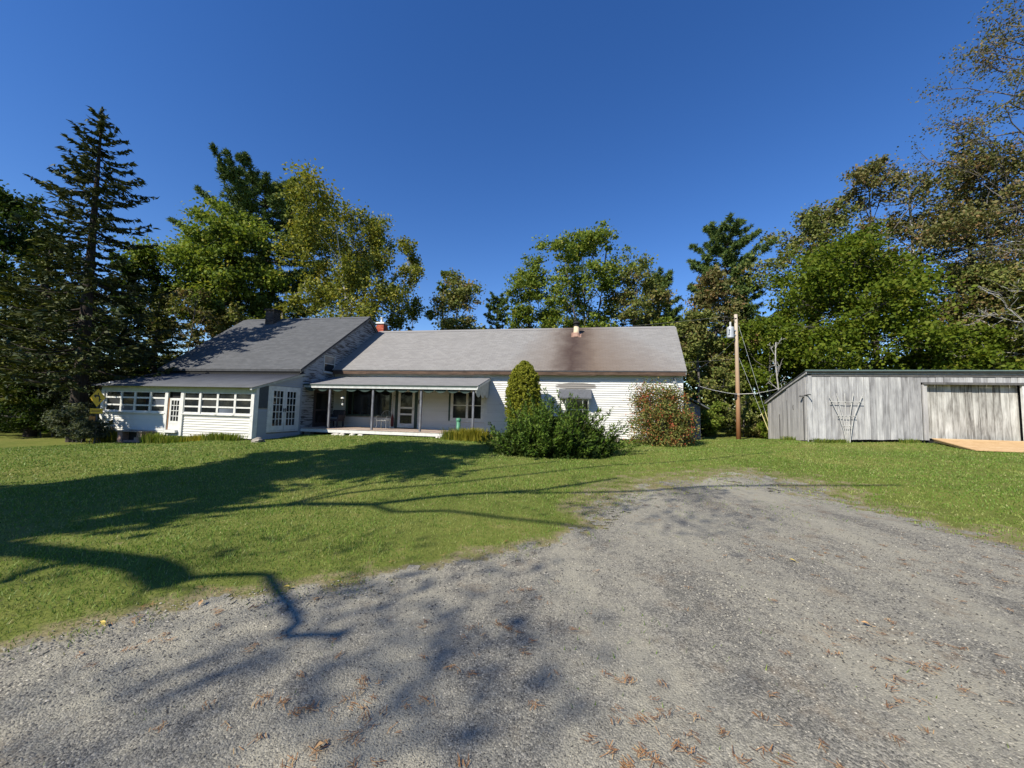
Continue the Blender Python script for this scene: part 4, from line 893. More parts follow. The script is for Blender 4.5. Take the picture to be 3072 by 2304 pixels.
DENS = 1.75
def deciduous(label, x, y, H, R, cb, seed, lm, bark=None, n=9000, size=.17, tr=None, lobes=12, per=11, flat=.8, spread=.44, name='broadleaf_tree', group='trees around the house', top=1.0, lean=(0, 0), bare=0, cat='tree', stems=1, droop=0):
    r = np.random.RandomState(seed); z0 = gz(x, y); H = H-z0; cb = max(cb-z0, .1); n = int(n*DENS); size *= (1.4 if H > 6 else 1.1)
    root = empty(name, (x, y, z0), 0, label, cat, group); tb = Tubes(); bark = bark or BK_GREY; tr = tr or .011*H+.03
    lx, ly = lean; trunks = []
    for s in range(stems):
        off = np.zeros(3) if stems == 1 else np.array([r.randn()*.25, r.randn()*.25, 0]); sp = np.zeros(2) if stems == 1 else r.randn(2)*R*.35
        t = np.linspace(0, 1, 12)[:,None]; hh = H*(.93 if s == 0 else r.uniform(.75, .9))
        P_ = off+np.concatenate([t*(lx+sp[0])+.05*R*np.sin(t*7+r.rand()*6)*t, t*(ly+sp[1])+.05*R*np.sin(t*6+r.rand()*6)*t, t*hh], 1); P_[0, 2] = -.3
        tb.add(P_, np.linspace(tr/math.sqrt(stems), .025, 12)*(1+.35*np.exp(-np.linspace(0, 20, 12))), 8); trunks.append(P_)
    C_ = []; CR = []
    for i in range(lobes):
        h = (i+.5+r.uniform(-.4, .4))/lobes; env = R*(max(0, 1-abs(2*h-.85)**2.3/1.4))**.6*(1 if h < .7 else 1-(h-.7)*.9); a = i*2.4+r.uniform(-.5, .5)
        rad = env*r.uniform(.35, .78) if h < .92 else env*.2; z = cb+(H*top-cb)*(h*.94)
        T_ = trunks[i % stems]; k = np.interp(min(z, T_[-1, 2]), T_[:,2], np.arange(12)); ax = np.array([np.interp(k, np.arange(12), T_[:,j]) for j in range(3)])
        lc = np.array([ax[0]+rad*math.cos(a), ax[1]+rad*math.sin(a), z]); lr = R*spread*r.uniform(.75, 1.2)
        zb = max(z-r.uniform(.1, .25)*H, cb*.55); k = np.interp(min(zb, T_[-1, 2]), T_[:,2], np.arange(12)); st = np.array([np.interp(k, np.arange(12), T_[:,j]) for j in range(3)])
        tb.add(curve(st, lc, r, .08, 7), (max(.02, tr*.36*(1-.5*h)), .015), 5)
        for j in range(per):
            d = norm(r.randn(3)); p = lc+d*np.array([1, 1, flat])*lr*r.uniform(.35, 1.05)
            if p[2] < cb*.8: p[2] = cb*.8+r.rand()*.3
            tb.add(curve(lc, p, r, .1, 4), (.016, .005), 3); C_.append(p); CR.append(lr*r.uniform(.34, .6))
    tb.build('trunk', bark, root)
    C_ = np.array(C_); CR = np.array(CR); keep = r.rand(len(C_)) >= bare; C_, CR = C_[keep], CR[keep]
    idx = r.choice(len(C_), n, p=CR**2/np.sum(CR**2)); g = r.randn(n, 3); g = norm(g)*np.minimum(np.abs(r.randn(n, 1))*.55+.2, 1.25)
    P_ = C_[idx]+g*CR[idx][:,None]*np.array([1, 1, .62]); P_[:,2] -= droop*np.abs(r.randn(n))*CR[idx]
    P_ = P_[P_[:,2] > .05]
    s = size*r.uniform(.6, 1.25, len(P_)); out = P_-np.array([0, 0, (cb+H)/2]); 
    quadmesh('crown', leaf_quads(r, P_, s, s*.7, (-.25, -.25, .8)), LM[lm], root); return root

def spruce(label, x, y, H, seed, lm='spruce', prof=None, tr=.28, cb=2.0, dens=1.0, name='spruce_tree', group='trees around the house', droop=.18, upt=.12, lean=(0, 0), sp=.5, bare=0.0, w=.115, L=.32):
    r = np.random.RandomState(seed); z0 = gz(x, y); H -= z0; root = empty(name, (x, y, z0), 0, label, 'tree', group); tb = Tubes()
    t = np.linspace(0, 1, 14); tb.add(np.stack([t*lean[0], t*lean[1], t*H-.3*(t == 0)], 1), np.linspace(tr, .02, 14), 10)
    V = []; z = cb
    while z < H-.15:
        f = z/H; Lb0 = prof(f); k = max(3, int((4+Lb0*.9)*dens)); a0 = r.rand()*6.28
        for i in range(k):
            if r.rand() < bare: continue
            a = a0+i*6.28/k+r.uniform(-.35, .35); Lb = Lb0*r.uniform(.6, 1.18); zb = z+r.uniform(-.2, .2); m = 9; s = np.linspace(0, 1, m)
            rise = .25*(f > .85)+.05; rad = s*Lb
            zz = zb+rad*rise-droop*Lb*np.sin(s*np.pi*.75)+upt*Lb*s**3
            Pb = np.stack([lean[0]*f+np.cos(a)*rad, lean[1]*f+np.sin(a)*rad, zz], 1); Pb[:,:2] += r.randn(2)*.04*Lb*(s**2)[:,None]
            tb.add(Pb, (max(.012, .012+.014*Lb), .005), 4)
            nq = int(max(8, Lb*34*dens)); q = (.12+.88*r.rand(nq)**.75) if Lb > 1.4 else r.rand(nq); p = np.stack([np.interp(q, s, Pb[:,j]) for j in range(3)], 1)
            side = r.choice([-1, 1], nq); lat = (.10+.30*np.minimum(Lb, 2.6)/2.6*(1-q*.8))*r.rand(nq)**.6*Lb*.55; fw_ = np.array([math.cos(a), math.sin(a), 0]); sd = np.array([-math.sin(a), math.cos(a), 0])
            c = p+sd*(side*lat)[:,None]+fw_*(lat*.55)[:,None]+np.array([0, 0, -1])*(lat*.22+.05*r.rand(nq))[:,None]
            dv = fw_*.8+sd*side[:,None]*.8+r.randn(nq, 3)*.25; dv[:,2] -= .12
            V.append(leaf_quads(r, c, L*r.uniform(.7, 1.3, nq), w*r.uniform(.7, 1.3, nq), (0, 0, 1.6), dv, .3))
        z += sp*r.uniform(.75, 1.25)*(.6+.5*(1-f))
    nq = 40; V.append(leaf_quads(r, np.stack([lean[0]+r.randn(nq)*.05, lean[1]+r.randn(nq)*.05, H-.5*r.rand(nq)], 1), .22, .07, (0, 0, 0), np.array([0, 0, 1])+r.randn(nq, 3)*.4))
    tb.build('trunk', BK_DARK, root); quadmesh('crown', np.concatenate(V), LM[lm], root); return root

def white_pine(label, x, y, H, R, cb, seed, dens=1.0, group='trees around the house', sp=.95, size=.42, prof=None):
    r = np.random.RandomState(seed); z0 = gz(x, y); H -= z0; root = empty('white_pine', (x, y, z0), 0, label, 'tree', group); tb = Tubes(); V = []
    t = np.linspace(0, 1, 14); tb.add(np.stack([.15*np.sin(t*5), .1*np.sin(t*4), t*H-.3*(t == 0)], 1), np.linspace(.012*H+.05, .03, 14), 8); z = cb-z0
    while z < H-.2:
        f = (z-cb)/(H-cb); Lb0 = R*(prof(f) if prof else (1-f)**.55*(.8+.2*math.sin(f*9+seed))+.16); k = 5; a0 = r.rand()*6.28
        for i in range(k):
            a = a0+i*6.28/k+r.uniform(-.5, .5); Lb = Lb0*r.uniform(.55, 1.15); m = 8; s = np.linspace(0, 1, m); rad = s*Lb; u_ = .14+.34*f
            Pb = np.stack([np.cos(a)*rad, np.sin(a)*rad, z+r.uniform(-.3, .3)+Lb*(u_*s**1.7-.06*np.sin(s*3.14))], 1); Pb[:,:2] += (r.randn(2)*.1*Lb)*(s**2)[:,None]; tb.add(Pb, (.015+.014*Lb, .008), 4)
            nt_ = int(max(4, Lb*6.5*dens)); q = .3+.7*r.rand(nt_)**.8; c = np.stack([np.interp(q, s, Pb[:,j]) for j in range(3)], 1); lat = Lb*.22*(1.15-q)*r.randn(nt_)
            c += np.array([-math.sin(a), math.cos(a), 0])*lat[:,None]+np.array([0, 0, .06])
            mm = 26; tv = norm(r.randn(nt_, mm, 3)+np.array([math.cos(a)*.6, math.sin(a)*.6, .75])); cc = (c[:,None]+tv*size*.5*r.uniform(.5, 1.6, (nt_, mm, 1))+r.randn(nt_, 1, 3)*.03).reshape(-1, 3)
            V.append(leaf_quads(r, cc, size*r.uniform(.7, 1.2, len(cc)), .085, (0, 0, .3), tv.reshape(-1, 3), .1))
        z += sp*r.uniform(.7, 1.2)*(1 if f < .75 else .6)
    tb.build('trunk', BK_DARK, root); quadmesh('crown', np.concatenate(V), LM['pine'], root); return root

def bare_tree(label, x, y, H, seed, lm=None, n=0, size=.16, R=4, cb=4, bark=None, lean=(0, 0), limbs=16, tr=.25, name='half_bare_tree', up=.55, group='trees around the house', side=None, cat='tree'):
    """forking pale limbs with few leaves at the twig ends"""
    r = np.random.RandomState(seed); z0 = gz(x, y); H -= z0; root = empty(name, (x, y, z0), 0, label, cat, group); tb = Tubes(); ends = []
    t = np.linspace(0, 1, 12); T_ = np.stack([lean[0]*t+.2*np.sin(t*6), lean[1]*t+.2*np.sin(t*5+1), t*H*.95], 1); T_[0, 2] = -.3; tb.add(T_, np.linspace(tr, .03, 12), 8)
    def grow(p, d, L, rad, lev):
        n_ = 6; pts = [p]; dd = d.copy()
        for i in range(n_): dd = norm(dd+r.randn(3)*.16+np.array([0, 0, .07 if lev < 2 else .0])); pts.append(pts[-1]+dd*L/n_)
        pts = np.array(pts); tb.add(pts, (max(rad, .014), max(rad*.35, .009)), 5 if lev < 2 else 3)
        if lev >= 3: ends.append(pts[-1]); ends.append(pts[3]); return
        for i in range(3 if lev < 2 else 3):
            k = r.randint(2, n_+1); nd = norm(norm(pts[k]-pts[k-1])+r.randn(3)*.55); grow(pts[k], nd, L*r.uniform(.45, .7), rad*.5, lev+1)
    for i in range(limbs):
        f = .25+.72*(i+r.rand())/limbs; z = max(cb-z0, .3)+(H*.93-max(cb-z0, .3))*((i+r.rand())/limbs); k = np.interp(z, T_[:,2], np.arange(12)); p = np.array([np.interp(k, np.arange(12), T_[:,j]) for j in range(3)])
        a = i*2.4+r.uniform(-.4, .4) if side is None else side+r.randn()*.8; h = z/H; L = R*(1.05-.65*h)*r.uniform(.7, 1.1)
        grow(p, norm(np.array([math.cos(a), math.sin(a), up*r.uniform(.3, 1.3)])), L*.75, tr*.3*(1.1-.7*h)+.012, 1)
    tb.build('trunk', bark or BK_PALE, root); E_ = np.array(ends)
    if n:
        c = E_[r.randint(0, len(E_), n)]+r.randn(n, 3)*np.array([.2, .2, .14])*min(R/4, 1.5); s = size*r.uniform(.6, 1.2, n); quadmesh('crown', leaf_quads(r, c, s, s*.7), LM[lm], root)
    return root
G = 'trees around the house'
# left
pf = lambda f: np.interp(f, [0, .12, .3, .45, .55, .62, .7, .8, .9, 1], [2.2, 3.3, 3.3, 3.0, 1.9, 2.2, 2.35, 1.75, 1.0, .15])
spruce('tall dark spruce with bare gap in its trunk left of the house', -20.6, 18.4, 16.3, 3, 'spruce', pf, .33, 3.0, .92, lean=(-.35, 0), sp=.49)
spruce('broad hemlock at the far left edge of the lawn', -25.4, 20.5, 10.6, 5, 'hemlock', lambda f: 4.6*(1-f)**.6*(.8+.2*math.sin(f*20)), .25, 2.3, 1.0, 'hemlock_tree', sp=.45, droop=.22, upt=.05)
spruce('smaller hemlock between the spruce and the sunroom roof', -22.0, 23.5, 8.8, 6, 'hemlock', lambda f: 3.0*(1-f)**.7*(.85+.2*math.sin(f*17)), .16, 1.5, 1.0, 'hemlock_tree', sp=.42, droop=.22, upt=.05)
spruce('dark hemlock crowding the left picture edge behind the lawn', -30.0, 24.0, 12.5, 8, 'hemlock', lambda f: 4.2*(1-f)**.65, .25, 1.2, .8, 'hemlock_tree', sp=.5, droop=.2, upt=.05)
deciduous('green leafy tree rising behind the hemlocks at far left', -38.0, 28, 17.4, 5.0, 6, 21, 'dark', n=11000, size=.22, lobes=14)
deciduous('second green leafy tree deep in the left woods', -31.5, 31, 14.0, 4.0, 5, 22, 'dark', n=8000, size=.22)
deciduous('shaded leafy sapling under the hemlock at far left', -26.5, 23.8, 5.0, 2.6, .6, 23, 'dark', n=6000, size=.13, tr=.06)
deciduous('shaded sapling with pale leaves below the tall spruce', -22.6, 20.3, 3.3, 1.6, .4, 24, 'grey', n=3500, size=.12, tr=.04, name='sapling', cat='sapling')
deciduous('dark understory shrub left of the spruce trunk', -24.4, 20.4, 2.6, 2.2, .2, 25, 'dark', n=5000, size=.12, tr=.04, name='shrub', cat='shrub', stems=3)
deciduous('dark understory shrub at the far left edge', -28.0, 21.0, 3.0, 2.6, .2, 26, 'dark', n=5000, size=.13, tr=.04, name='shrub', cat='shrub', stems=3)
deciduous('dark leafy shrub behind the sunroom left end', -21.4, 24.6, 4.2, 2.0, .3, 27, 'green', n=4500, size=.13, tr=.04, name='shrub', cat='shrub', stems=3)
white_pine('tall white pine with flat crown behind the gabled wing', -25.2, 37.5, 23.6, 7.4, 7.5, 31, 1.5, prof=lambda f: np.interp(f, [0, .3, .6, .8, .93, 1], [.8, .95, .9, .72, .48, .22]))
deciduous('full green maple in front of the tall white pine', -25.2, 33, 19.0, 5.4, 8.4, 32, 'green', n=16000, size=.2, lobes=18, flat=.6, tr=.2)
deciduous('thin rust leaved tree behind the left roof slope', -25.0, 29.5, 10.6, 2.2, 5.6, 33, 'brown', n=1500, size=.16, lobes=9, bare=.3, tr=.07)
deciduous('thin green sapling beside the rust leaved tree', -22.3, 30.5, 9.6, 1.9, 5.0, 34, 'olive', n=1200, size=.16, lobes=8, bare=.3, tr=.06)
deciduous('thin dark sapling left of the rust leaved tree', -27.3, 30.5, 10.5, 1.8, 5.0, 35, 'olive', n=1300, size=.16, lobes=8, bare=.3, tr=.06)
deciduous('yellowing birch with white limbs behind the gabled wing', -12.3, 31, 19.2, 5.6, 5.0, 36, 'birch', BK_BIRCH, n=22000, size=.17, lobes=20, per=12, flat=1.0, tr=.2, stems=3, droop=.8, spread=.33)
deciduous('leaning side stem of birch reaching to the right', -9.9, 31.6, 16.2, 2.2, 6.0, 37, 'birch', BK_BIRCH, n=4200, size=.15, lobes=8, tr=.09, droop=.8, lean=(.9, 0))
deciduous('low yellow branch of young birch behind the dark chimney', -18.0, 29.5, 9.6, 1.3, 6.3, 38, 'birch', BK_BIRCH, n=1600, size=.15, lobes=6, tr=.05, droop=.4)
# centre, behind the long roof
deciduous('tiny pale sapling standing alone behind the roof ridge', -12.0, 45, 15.4, .9, 8, 41, 'grey', n=700, size=.15, lobes=6, tr=.05, bare=.2)
deciduous('rounded olive tree nearest the red chimney', -5.8, 38, 14.9, 3.9, 4, 42, 'olive', n=8500, size=.18, lobes=13)
deciduous('pointed slim green tree joined to the olive tree', -7.3, 39, 16.6, 1.5, 5, 43, 'green', n=2600, size=.18, lobes=8)
white_pine('small young pine peeking over the middle of the roof', -1.6, 39, 13.4, 2.6, 5, 44, 1.2, sp=.7, size=.26)
deciduous('upright green tree above the middle of the roof', 1.6, 37, 17.0, 3.5, 4, 45, 'green', n=8500, size=.18, lobes=14)
deciduous('tallest green tree above the roof with gap in its trunks', 7.1, 36, 19.3, 4.2, 8.0, 46, 'green', n=13000, size=.18, lobes=22, stems=4, bare=.03)
deciduous('darker olive tree right of the roof flue', 11.0, 34.5, 14.8, 3.6, 4, 47, 'olive', n=8500, size=.17, lobes=13)
white_pine('pine with sparse top above the right roof end', 15.0, 39, 16.2, 3.4, 5, 48, 1.1, sp=.8)
deciduous('low green tree filling the gap behind the flue', 3.9, 41, 12.5, 2.6, 4.5, 49, 'green', n=3500, size=.18, lobes=8)
deciduous('low leafy tree under the right roof end', 13.0, 33, 10.0, 2.6, 3.0, 50, 'green', n=6500, size=.17)
# right
white_pine('big white pine right of the roof above the pole', 21.4, 38, 20.8, 5.4, 7, 51, 1.3)
deciduous('rust tinged tree below the big white pine', 17.0, 32, 14.2, 3.3, 4, 52, 'brown', n=9000, size=.17, lobes=14)
deciduous('olive tree behind the utility pole', 13.6, 28, 9.4, 2.5, 2, 53, 'olive', n=8500, size=.15, lobes=12)
deciduous('green tree just right of the pole', 18.0, 26.8, 9.0, 2.9, 1.8, 54, 'maple', n=9000, size=.15, lobes=12)
deciduous('bright green maple spreading above the grey shed', 22.4, 26, 13.9, 5.6, 1.8, 55, 'maple', n=24000, size=.17, lobes=26, per=12, flat=.55)
deciduous('lower green maple behind the shed middle', 27.0, 23.5, 7.6, 3.2, 1.5, 56, 'maple', n=9000, size=.15, lobes=12, flat=.55)
deciduous('olive tree rising behind the bright maple', 27.2, 34, 21.2, 4.6, 8, 57, 'olive', n=12000, size=.18, lobes=17)
deciduous('rust tinged tall tree behind the bright maple', 31.5, 33, 24.8, 4.3, 13, 58, 'brown', n=9000, size=.18, lobes=15, bare=.1)
bare_tree('half bare grey limbed tree beside the rust tinged tree', 34.0, 32, 24.5, 59, 'brown', 1500, .17, 4.5, 9, tr=.3, limbs=18, up=1.0)
bare_tree('bare topped tall tree at the far right edge', 34.5, 23.5, 30, 60, 'brown', 15000, .16, 9.0, 6, BK_GREY, tr=.32, limbs=40, up=.45, side=2.9)
deciduous('rust and olive tree filling the right picture edge', 33.0, 26, 20.5, 5.6, 5, 61, 'brown', n=16000, size=.16, lobes=20, flat=.6, bare=.05)
deciduous('olive lower tree behind the shed right end', 31.0, 23.5, 12.0, 4.2, 2, 62, 'olive', n=13000, size=.15, lobes=16, flat=.55)
bare_tree('pale dead branches hanging over the shed roof', 29.5, 21.5, 10, 63, None, 0, .1, 4.5, 4, tr=.12, limbs=9, up=.1, side=2.7, name='dead_tree')
bare_tree('pale dead sapling forked beside the pole wires', 16.6, 24.0, 6.6, 64, None, 0, .1, 1.8, 2.6, tr=.06, limbs=6, up=1.6, name='dead_tree')
bare_tree('pale limbed tree leaning in from the right edge', 33.5, 21.5, 19, 67, 'brown', 1500, .15, 7.0, 5, BK_PALE, tr=.2, limbs=16, up=.35, side=2.9)
spruce('young hemlock with drooping sprays behind the shed roof', 28.5, 21.0, 7.4, 65, 'hemlock', lambda f: 2.8*(1-f)**.6, .12, 1.2, .9, 'hemlock_tree', sp=.42, droop=.25, upt=.02)
spruce('dark evergreen tall behind the right edge trees', 36.5, 30, 25, 66, 'spruce', lambda f: 4.0*(1-f)**.6+.3, .3, 5, .9, sp=.6)
for i, (x, y, H, R, lm, lab) in enumerate([(10.6, 25.5, 3.6, 1.9, 'dark', 'dark shrub in the shade behind the house corner'), (12.2, 24.3, 2.4, 1.4, 'green', 'low green shrub left of the pole foot'), (14.6, 24.4, 2.8, 1.5, 'olive', 'olive shrub right of the pole foot'),
        (15.6, 22.8, 2.2, 1.2, 'maple', 'small yellow green shrub beside the shed back corner'), (9.4, 27.5, 6.5, 2.3, 'dark', 'tall dark shrub behind the lean-to roof')]):
    deciduous(lab, x, y, H, R, .15, 70+i, lm, n=5200, size=.12, tr=.04, name='shrub', cat='shrub', stems=3, group='shrubs around the house')
# far wood behind everything
def wood(x0, x1, y0, y1, h0, h1, n, seed, label, big=.38):
    r = np.random.RandomState(seed); m = 260; cx = r.uniform(x0, x1, m); cy = r.uniform(y0, y1, m); cz = r.uniform(0, 1, m)*r.uniform(h0, h1, m); i = r.randint(0, m, n)
    c = np.stack([cx[i], cy[i], cz[i]], 1)+r.randn(n, 3)*np.array([1.1, .9, .8]); c[:,2] = np.abs(c[:,2])+gza(c[:,0], c[:,1])
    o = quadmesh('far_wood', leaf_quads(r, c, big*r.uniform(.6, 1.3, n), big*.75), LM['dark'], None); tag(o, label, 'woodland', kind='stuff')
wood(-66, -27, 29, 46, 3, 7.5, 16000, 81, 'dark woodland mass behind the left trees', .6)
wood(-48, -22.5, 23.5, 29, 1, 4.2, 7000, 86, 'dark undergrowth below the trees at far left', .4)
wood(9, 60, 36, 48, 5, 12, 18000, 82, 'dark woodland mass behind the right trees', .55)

# ------------------------------------------------------------------ shrubs and plants by the house
def dome_bush(label, x, y, rx, ry, h, seed, lm, n, size, name='bush', m=170, cat='bush', lump=.16):
    """rounded shrub: leafy twigs fill a lumpy dome that stands on the ground"""
    r = np.random.RandomState(seed); z = gz(x, y); root = empty(name, (x, y, z), 0, label, cat, 'shrubs around the house'); tb = Tubes(); C_ = []
    ph = r.rand(4)*6
    for i in range(m):
        a = r.rand()*6.28; el = math.asin(r.rand()**.8*.98); k = r.uniform(.55, 1.0)*(1+lump*math.sin(a*3+ph[0])*math.cos(el*3+ph[1])+lump*.7*math.sin(a*5+ph[2]+el*2)); w = 1-.12*(1-math.sin(el))
        p = np.array([rx*math.cos(a)*math.cos(el)*k*w, ry*math.sin(a)*math.cos(el)*k*w, .08+h*math.sin(el)*k]); C_.append(p); b0 = np.array([p[0]*.12+r.randn()*.06, p[1]*.12+r.randn()*.06, -.03]); tb.add(curve(b0, p, r, .07, 6), (.016, .004), 3)
    C_ = np.array(C_); i = r.randint(0, m, n); c = C_[i]+r.randn(n, 3)*np.array([.17, .17, .14])*(rx/1.4); c = c[c[:,2] > .02]; s = size*r.uniform(.6, 1.25, len(c))
    tb.build('stems', BK_GREY, root); quadmesh('foliage', leaf_quads(r, c, s, s*.6), LM[lm], root); return root
x, y = hw(16.72, -1.75); dome_bush('round bush with red and green leaves at the right house corner', x, y, 1.45, 1.3, 2.72, 91, 'red', 21000, .085, 'red_leaved_bush')
def juniper():
    x, y = 1.45, 13.1; z = gz(x, y); r = np.random.RandomState(5); root = empty('juniper_bush', (x, y, z), 0, 'wide dark green juniper sprawling before the farmhouse wall', 'bush', 'shrubs around the house'); tb = Tubes(); V = []
    for i in range(460):
        a = r.rand()*6.28; el = math.asin(min(1, .06+.94*r.rand()**.9)); Rm = np.array([2.5*math.cos(a)*math.cos(el), 1.6*math.sin(a)*math.cos(el), 1.72*math.sin(el)])
        Rm *= r.uniform(.62, 1.03)*(1+.16*math.sin(a*3+1)+.10*math.sin(a*5+el*4))
        if r.rand() < .12: Rm *= np.array([1.08, 1.08, 1.25])
        st = np.array([r.randn()*.25+.35*Rm[0], r.randn()*.15+.35*Rm[1], .06+r.rand()*.15]); Pb = curve(st, Rm+np.array([0, 0, .12]), r, .05, 7, .05); tb.add(Pb, (.018, .004), 3)
        nq = 64; q = .35+.65*r.rand(nq)**.8; s = np.linspace(0, 1, 7); p = np.stack([np.interp(q, s, Pb[:,j]) for j in range(3)], 1); d = norm(Pb[-1]-Pb[-3])
        lat = norm(r.randn(nq, 3))*(.02+.15*(1.12-q))[:,None]; dv = d*1.0+norm(lat)*.75+r.randn(nq, 3)*.15+np.array([.12, 0, .15])
        V.append(leaf_quads(r, p+lat+dv*.02, .13*r.uniform(.7, 1.3, nq), .038, (0, 0, .5), dv, .2))
    tb.build('stems', BK_DARK, root); V = np.concatenate(V); V = V.reshape(-1, 4, 3); V = V[V[:,:,2].min(1) > 0].reshape(-1, 3); quadmesh('foliage', V, LM['juniper'], root)
    # a mound of inner twigs keeps the bush opaque
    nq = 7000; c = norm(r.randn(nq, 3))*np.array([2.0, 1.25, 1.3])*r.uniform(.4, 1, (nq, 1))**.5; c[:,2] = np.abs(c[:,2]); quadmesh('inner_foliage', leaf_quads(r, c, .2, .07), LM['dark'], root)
juniper()
def yew():
    x, y = hw(10.85, -1.6); z = gz(x, y); r = np.random.RandomState(6); root = empty('conical_evergreen', (x, y, z), 0, 'dense cone shaped yellow green evergreen behind the juniper', 'bush', 'shrubs around the house'); tb = Tubes(); H = 3.88-z
    tb.add([(0, 0, -.1), (0, 0, H*.5), (0, 0, H*.9)], (.06, .02), 6); V = []
    for i in range(900):
        f = r.rand()**.85; zz = .55+(H-.6)*f; rad = .79*np.interp(f, [0, .12, .3, .58, .8, .93, 1], [.62, .92, 1, .95, .74, .44, .12]); a = r.rand()*6.28; k = r.uniform(.86, 1.03); c0 = np.array([math.cos(a)*rad*k, math.sin(a)*rad*k, zz])
        nq = 34; d = norm(c0-np.array([0, 0, zz-.35])); dv = norm(d+r.randn(nq, 3)*.6); c = c0+dv*r.uniform(.0, .09, (nq, 1)); V.append(leaf_quads(r, c, .085, .034, (0, 0, .2), dv, .1))
    nq = 14000; f = r.rand(nq); rad = .74*np.interp(f, [0, .12, .3, .58, .8, .93, 1], [.55, .9, 1, .95, .74, .44, .05])*r.rand(nq)**.35; a = r.rand(nq)*6.28
    V.append(leaf_quads(r, np.stack([np.cos(a)*rad, np.sin(a)*rad, .5+(H-.6)*f], 1), .11, .06)); tb.build('trunk', BK_DARK, root); quadmesh('foliage', np.concatenate(V), LM['yew'], root)
yew()
def clump(name, x, y, rx, ry, h, n, lm, label, seed, w=.012, cat='plant', lean=.5, parts='blades'):
    """arching blades from a footprint"""
    r = np.random.RandomState(seed); z = gz(x, y); root = empty(name, (x, y, z), -YAW, label, cat); bx = r.randn(n)*rx*.5; by = r.randn(n)*ry*.5; a = np.arctan2(by, bx)+r.randn(n)*.9; L = h*r.uniform(.5, 1.1, n); o = L*lean*r.uniform(.2, 1.1, n)
    s = np.stack([-np.sin(a), np.cos(a), 0*a], 1)*w; p0 = np.stack([bx, by, 0*bx-.02], 1); p1 = p0+np.stack([np.cos(a)*o*.4, np.sin(a)*o*.4, L*.62], 1); p2 = p0+np.stack([np.cos(a)*o, np.sin(a)*o, L*(1-.25*lean)], 1)
    V = np.stack([p0-s, p0+s, p1+s*.8, p1-s*.8, p2+s*.15, p2-s*.15], 1).reshape(-1, 3); f = np.array([(0,1,2,3),(3,2,4,5)]); F_ = (f[None]+6*np.arange(n)[:,None,None]).reshape(-1, 4)
    tag(npmesh(parts, V, [F_], LM[lm], root), kind='stuff'); return root
def cl(name, u, v, *a, **k): x, y = hw(u, v); return clump(name, x, y, *a, **k)
cl('ornamental_grass', 8.75, -3.1, .75, .28, .62, 1500, 'yblade', 'yellow green ornamental grass clump at the porch corner', 1, cat='grass clump', w=.011)
cl('dark_plant', 7.95, -3.0, .35, .2, .45, 500, 'blade', 'darker leafy clump left of the yellow grass', 2, cat='plant')
for i, (u, w, h, lm, lab) in enumerate([(-7.6, .35, .50, 'fern', 'yellowing fern clump at the sunroom left corner'), (-6.9, .45, .62, 'fern', 'larger yellow fern clump beside the brick step base'), (-4.6, .45, .55, 'blade', 'iris like green clump right of the brick base'),
        (-3.9, .5, .42, 'blade', 'green weeds below the sunroom door'), (-3.0, .55, .38, 'blade', 'weed tuft under the sunroom middle windows'), (-2.2, .5, .36, 'yblade', 'yellowish weed tuft under the sunroom windows'), (-1.45, .5, .40, 'blade', 'tall weeds near the sunroom right end'), (-.75, .45, .36, 'blade', 'dark weeds beside the corner rock')]):
    cl('weed_clump', u, -5.5 if u > -6 else -5.4, w, .28, h, 420, lm, lab, 40+i, cat='plant', w=.013)
x, y = -18.0, 16.9; deciduous('grey green shrub growing round the sign post', x, y, .85+gz(x, y), .75, .1, 95, 'grey', n=4200, size=.075, tr=.03, lobes=10, name='shrub', cat='shrub', stems=5, group='shrubs around the house')
x, y = -20.0, 17.9; deciduous('leafy pale shrub left of the yellow sign', x, y, 1.75+gz(x, y), 1.1, .15, 96, 'grey', n=3600, size=.10, tr=.03, lobes=9, name='shrub', cat='shrub', stems=4, group='shrubs around the house')
for i, (u, v, lab) in enumerate(((.3, -.35, 'weed tuft at the shed corner block'), (1.0, -.25, 'weed tuft left of the trellis foot'), (3.4, -.25, 'weed tuft beside the shed door post'), (-.3, .9, 'tall grass tuft along the shed side wall'))):
    x, y = sw_(u, v); clump('weed_clump', x, y, .35, .12, .24, 200, 'blade', lab, 60+i, cat='plant', w=.009)

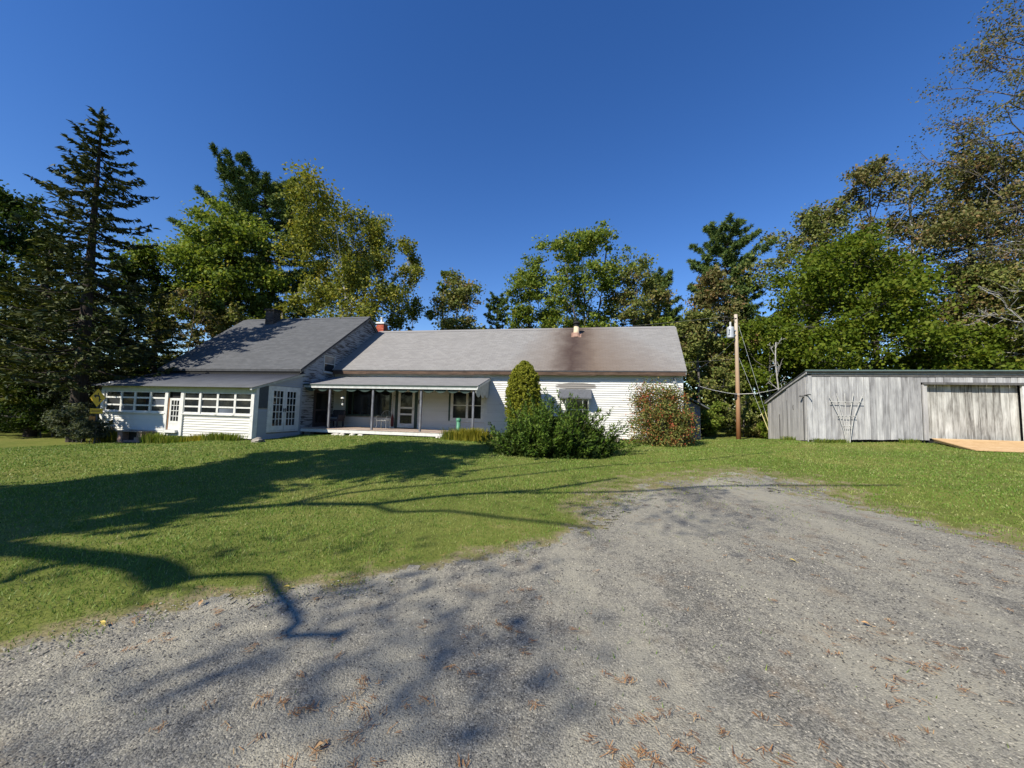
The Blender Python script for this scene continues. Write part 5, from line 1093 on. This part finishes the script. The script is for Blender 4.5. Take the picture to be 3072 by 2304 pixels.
# ------------------------------------------------------------------ shade trees standing left of and behind the camera; their limbs throw the shadows on lawn and gravel
def up_sun(x, y, t): g = gz(x, y); return np.array([x, y, g])+t*np.array(SUN)
def shade_tree():
    x0, y0 = -14.0, -3.5; z0 = gz(x0, y0); r = np.random.RandomState(12); root = empty('shade_tree', (x0, y0, z0), 0, 'large spreading shade tree standing outside the picture, casting limb shadows', 'tree', 'shade trees outside the picture'); tb = Tubes(); O = np.array([x0, y0, z0])
    def limb(pts, t0, t1, r0, r1, k=7):
        n = len(pts); P_ = np.array([up_sun(px_, py_, t0+(t1-t0)*i/(n-1)) for i, (px_, py_) in enumerate(pts)])-O
        q = np.linspace(0, n-1, n*3); P_ = np.stack([np.interp(q, np.arange(n), P_[:,j]) for j in range(3)], 1); tb.add(P_, (r0, r1), k); return P_
    S = {}
    trunk_top = np.array([.3, .2, 10.2]); tb.add([(0, 0, -.3), (.05, 0, 2), (.1, .1, 5), (.2, .1, 8), trunk_top], [.48, .42, .36, .28, .2], 10)
    A_ = limb(SHADOWS[0], 10.5, 9.5, .15, .13); tb.add(curve((.12, .1, 5.0), A_[0], r, .05, 6), (.2, .15), 8)
    limb(SHADOWS[1], 9.5, 8.5, .055, .035); limb(SHADOWS[2], 10.2, 9.5, .09, .05)
    B_ = limb(SHADOWS[3], 15.5, 14.5, .14, .045); tb.add(curve(trunk_top, B_[0], r, .03, 5), (.2, .14), 8)
    for k in range(4, len(SHADOWS)): limb(SHADOWS[k], 15.0, 14.6, .06, .035, 5)
    for L_ in (A_, B_):
        for q in range(2, len(L_)-1):
            d = norm(L_[q+1]-L_[q]); e = norm(d+r.randn(3)*.7); tb.add(curve(L_[q], L_[q]+e*r.uniform(.5, 1.5), r, .12, 6), (.022, .008), 4)
    V = []
    for (cx, cy, t, rad, n) in BLOBS:
        c = up_sun(cx, cy, t)-O; V.append(leaf_quads(r, c+r.randn(n, 3)[:n//2+8]*np.array([rad, rad, rad*.5]), .14, .09))
    tb.build('trunk', BK_DARK, root); quadmesh('crown', np.concatenate(V), LM['green'], root)
SHADOWS = [[(-6.07, 4.48), (-5.65, 4.4), (-4.97, 4.26), (-4.3, 4.11), (-3.68, 3.96), (-3.3, 3.79), (-2.96, 3.52)], [(-3.08, 3.62), (-2.88, 3.66), (-2.66, 3.72), (-2.27, 3.77), (-1.99, 3.45), (-1.66, 3.12), (-1.53, 2.96), (-1.52, 2.78), (-1.34, 2.81), (-1.15, 2.82)], [(-4.26, 4.07), (-4.42, 3.88), (-4.49, 3.72), (-4.42, 3.47)], [(-5.5, 5.3), (-5.1, 5.7), (-4.53, 6.1), (-3.45, 6.45), (-2.25, 6.41), (-0.94, 7.16), (0.47, 7.63), (1.03, 8.05), (2.51, 9.01)], [(-3.69, 6.42), (-3.55, 6.63), (-3.0, 7.93), (-1.24, 9.33), (-0.26, 10.19), (1.45, 11.44)], [(-3.5, 6.56), (-2.95, 7.25), (-1.54, 7.98), (-0.22, 8.94), (1.24, 9.79), (3.08, 11.06), (5.74, 11.68), (9.0, 13.35)], [(-2.25, 6.41), (-1.72, 5.95), (-0.96, 6.02), (-0.12, 5.67), (0.7, 5.45), (1.13, 5.25)], [(-0.17, 7.36), (0.96, 7.48), (2.62, 7.73), (4.33, 8.31), (6.43, 8.41), (8.1, 8.06)]]
BLOBS = [(-1.0, 2.96, 16, 0.35, 110), (-0.29, 2.76, 17, 0.45, 150), (0.28, 2.73, 17, 0.4, 110), (-1.74, 2.31, 17, 0.4, 110), (-1.9, 2.07, 18, 0.5, 120), (-0.2, 2.22, 18, 0.35, 130), (-0.41, 2.51, 17, 0.35, 90), (-1.39, 2.48, 17, 0.4, 90), (2.65, 5.62, 15, 0.4, 90), (2.3, 6.94, 14, 0.4, 110), (3.8, 7.65, 14, 0.35, 90), (0.02, 4.01, 14, 0.35, 70), (-0.83, 3.65, 14, 0.35, 70), (1.11, 6.22, 13, 0.35, 90), (3.49, 5.91, 15, 0.4, 60), (-1.31, 3.29, 16, 0.3, 70), (-3.02, 4.33, 12, 0.35, 60), (-1.71, 4.34, 13, 0.4, 60)]
shade_tree()
deciduous('tall shade tree left outside the picture darkening the lawn', -13.9, 1.1, 16.2, 3.2, 5.4, 101, 'green', bare=.33, n=8000, size=.24, lobes=18, group='shade trees outside the picture', name='shade_tree')
deciduous('lower shade tree left outside the picture beside the camera', -14.8, -.2, 10.5, 3.8, 3.6, 102, 'green', bare=.22, n=8500, size=.24, lobes=16, group='shade trees outside the picture', name='shade_tree')
deciduous('small shade tree left of the frame dappling the sunroom', -21.2, 12.6, 7.5, 1.2, 4.9, 103, 'green', n=1500, size=.2, lobes=12, group='shade trees outside the picture', name='shade_tree')
wood(-85, -50, -30, 40, 6, 13, 5000, 84, 'dark woodland left of the lawn outside the picture', 1.0)
wood(48, 75, -25, 30, 6, 13, 4000, 85, 'dark woodland right of the shed outside the picture', 1.0)
wood(-70, 60, -50, -34, 6, 13, 9000, 83, 'dark woodland across the road behind the camera', 1.0)
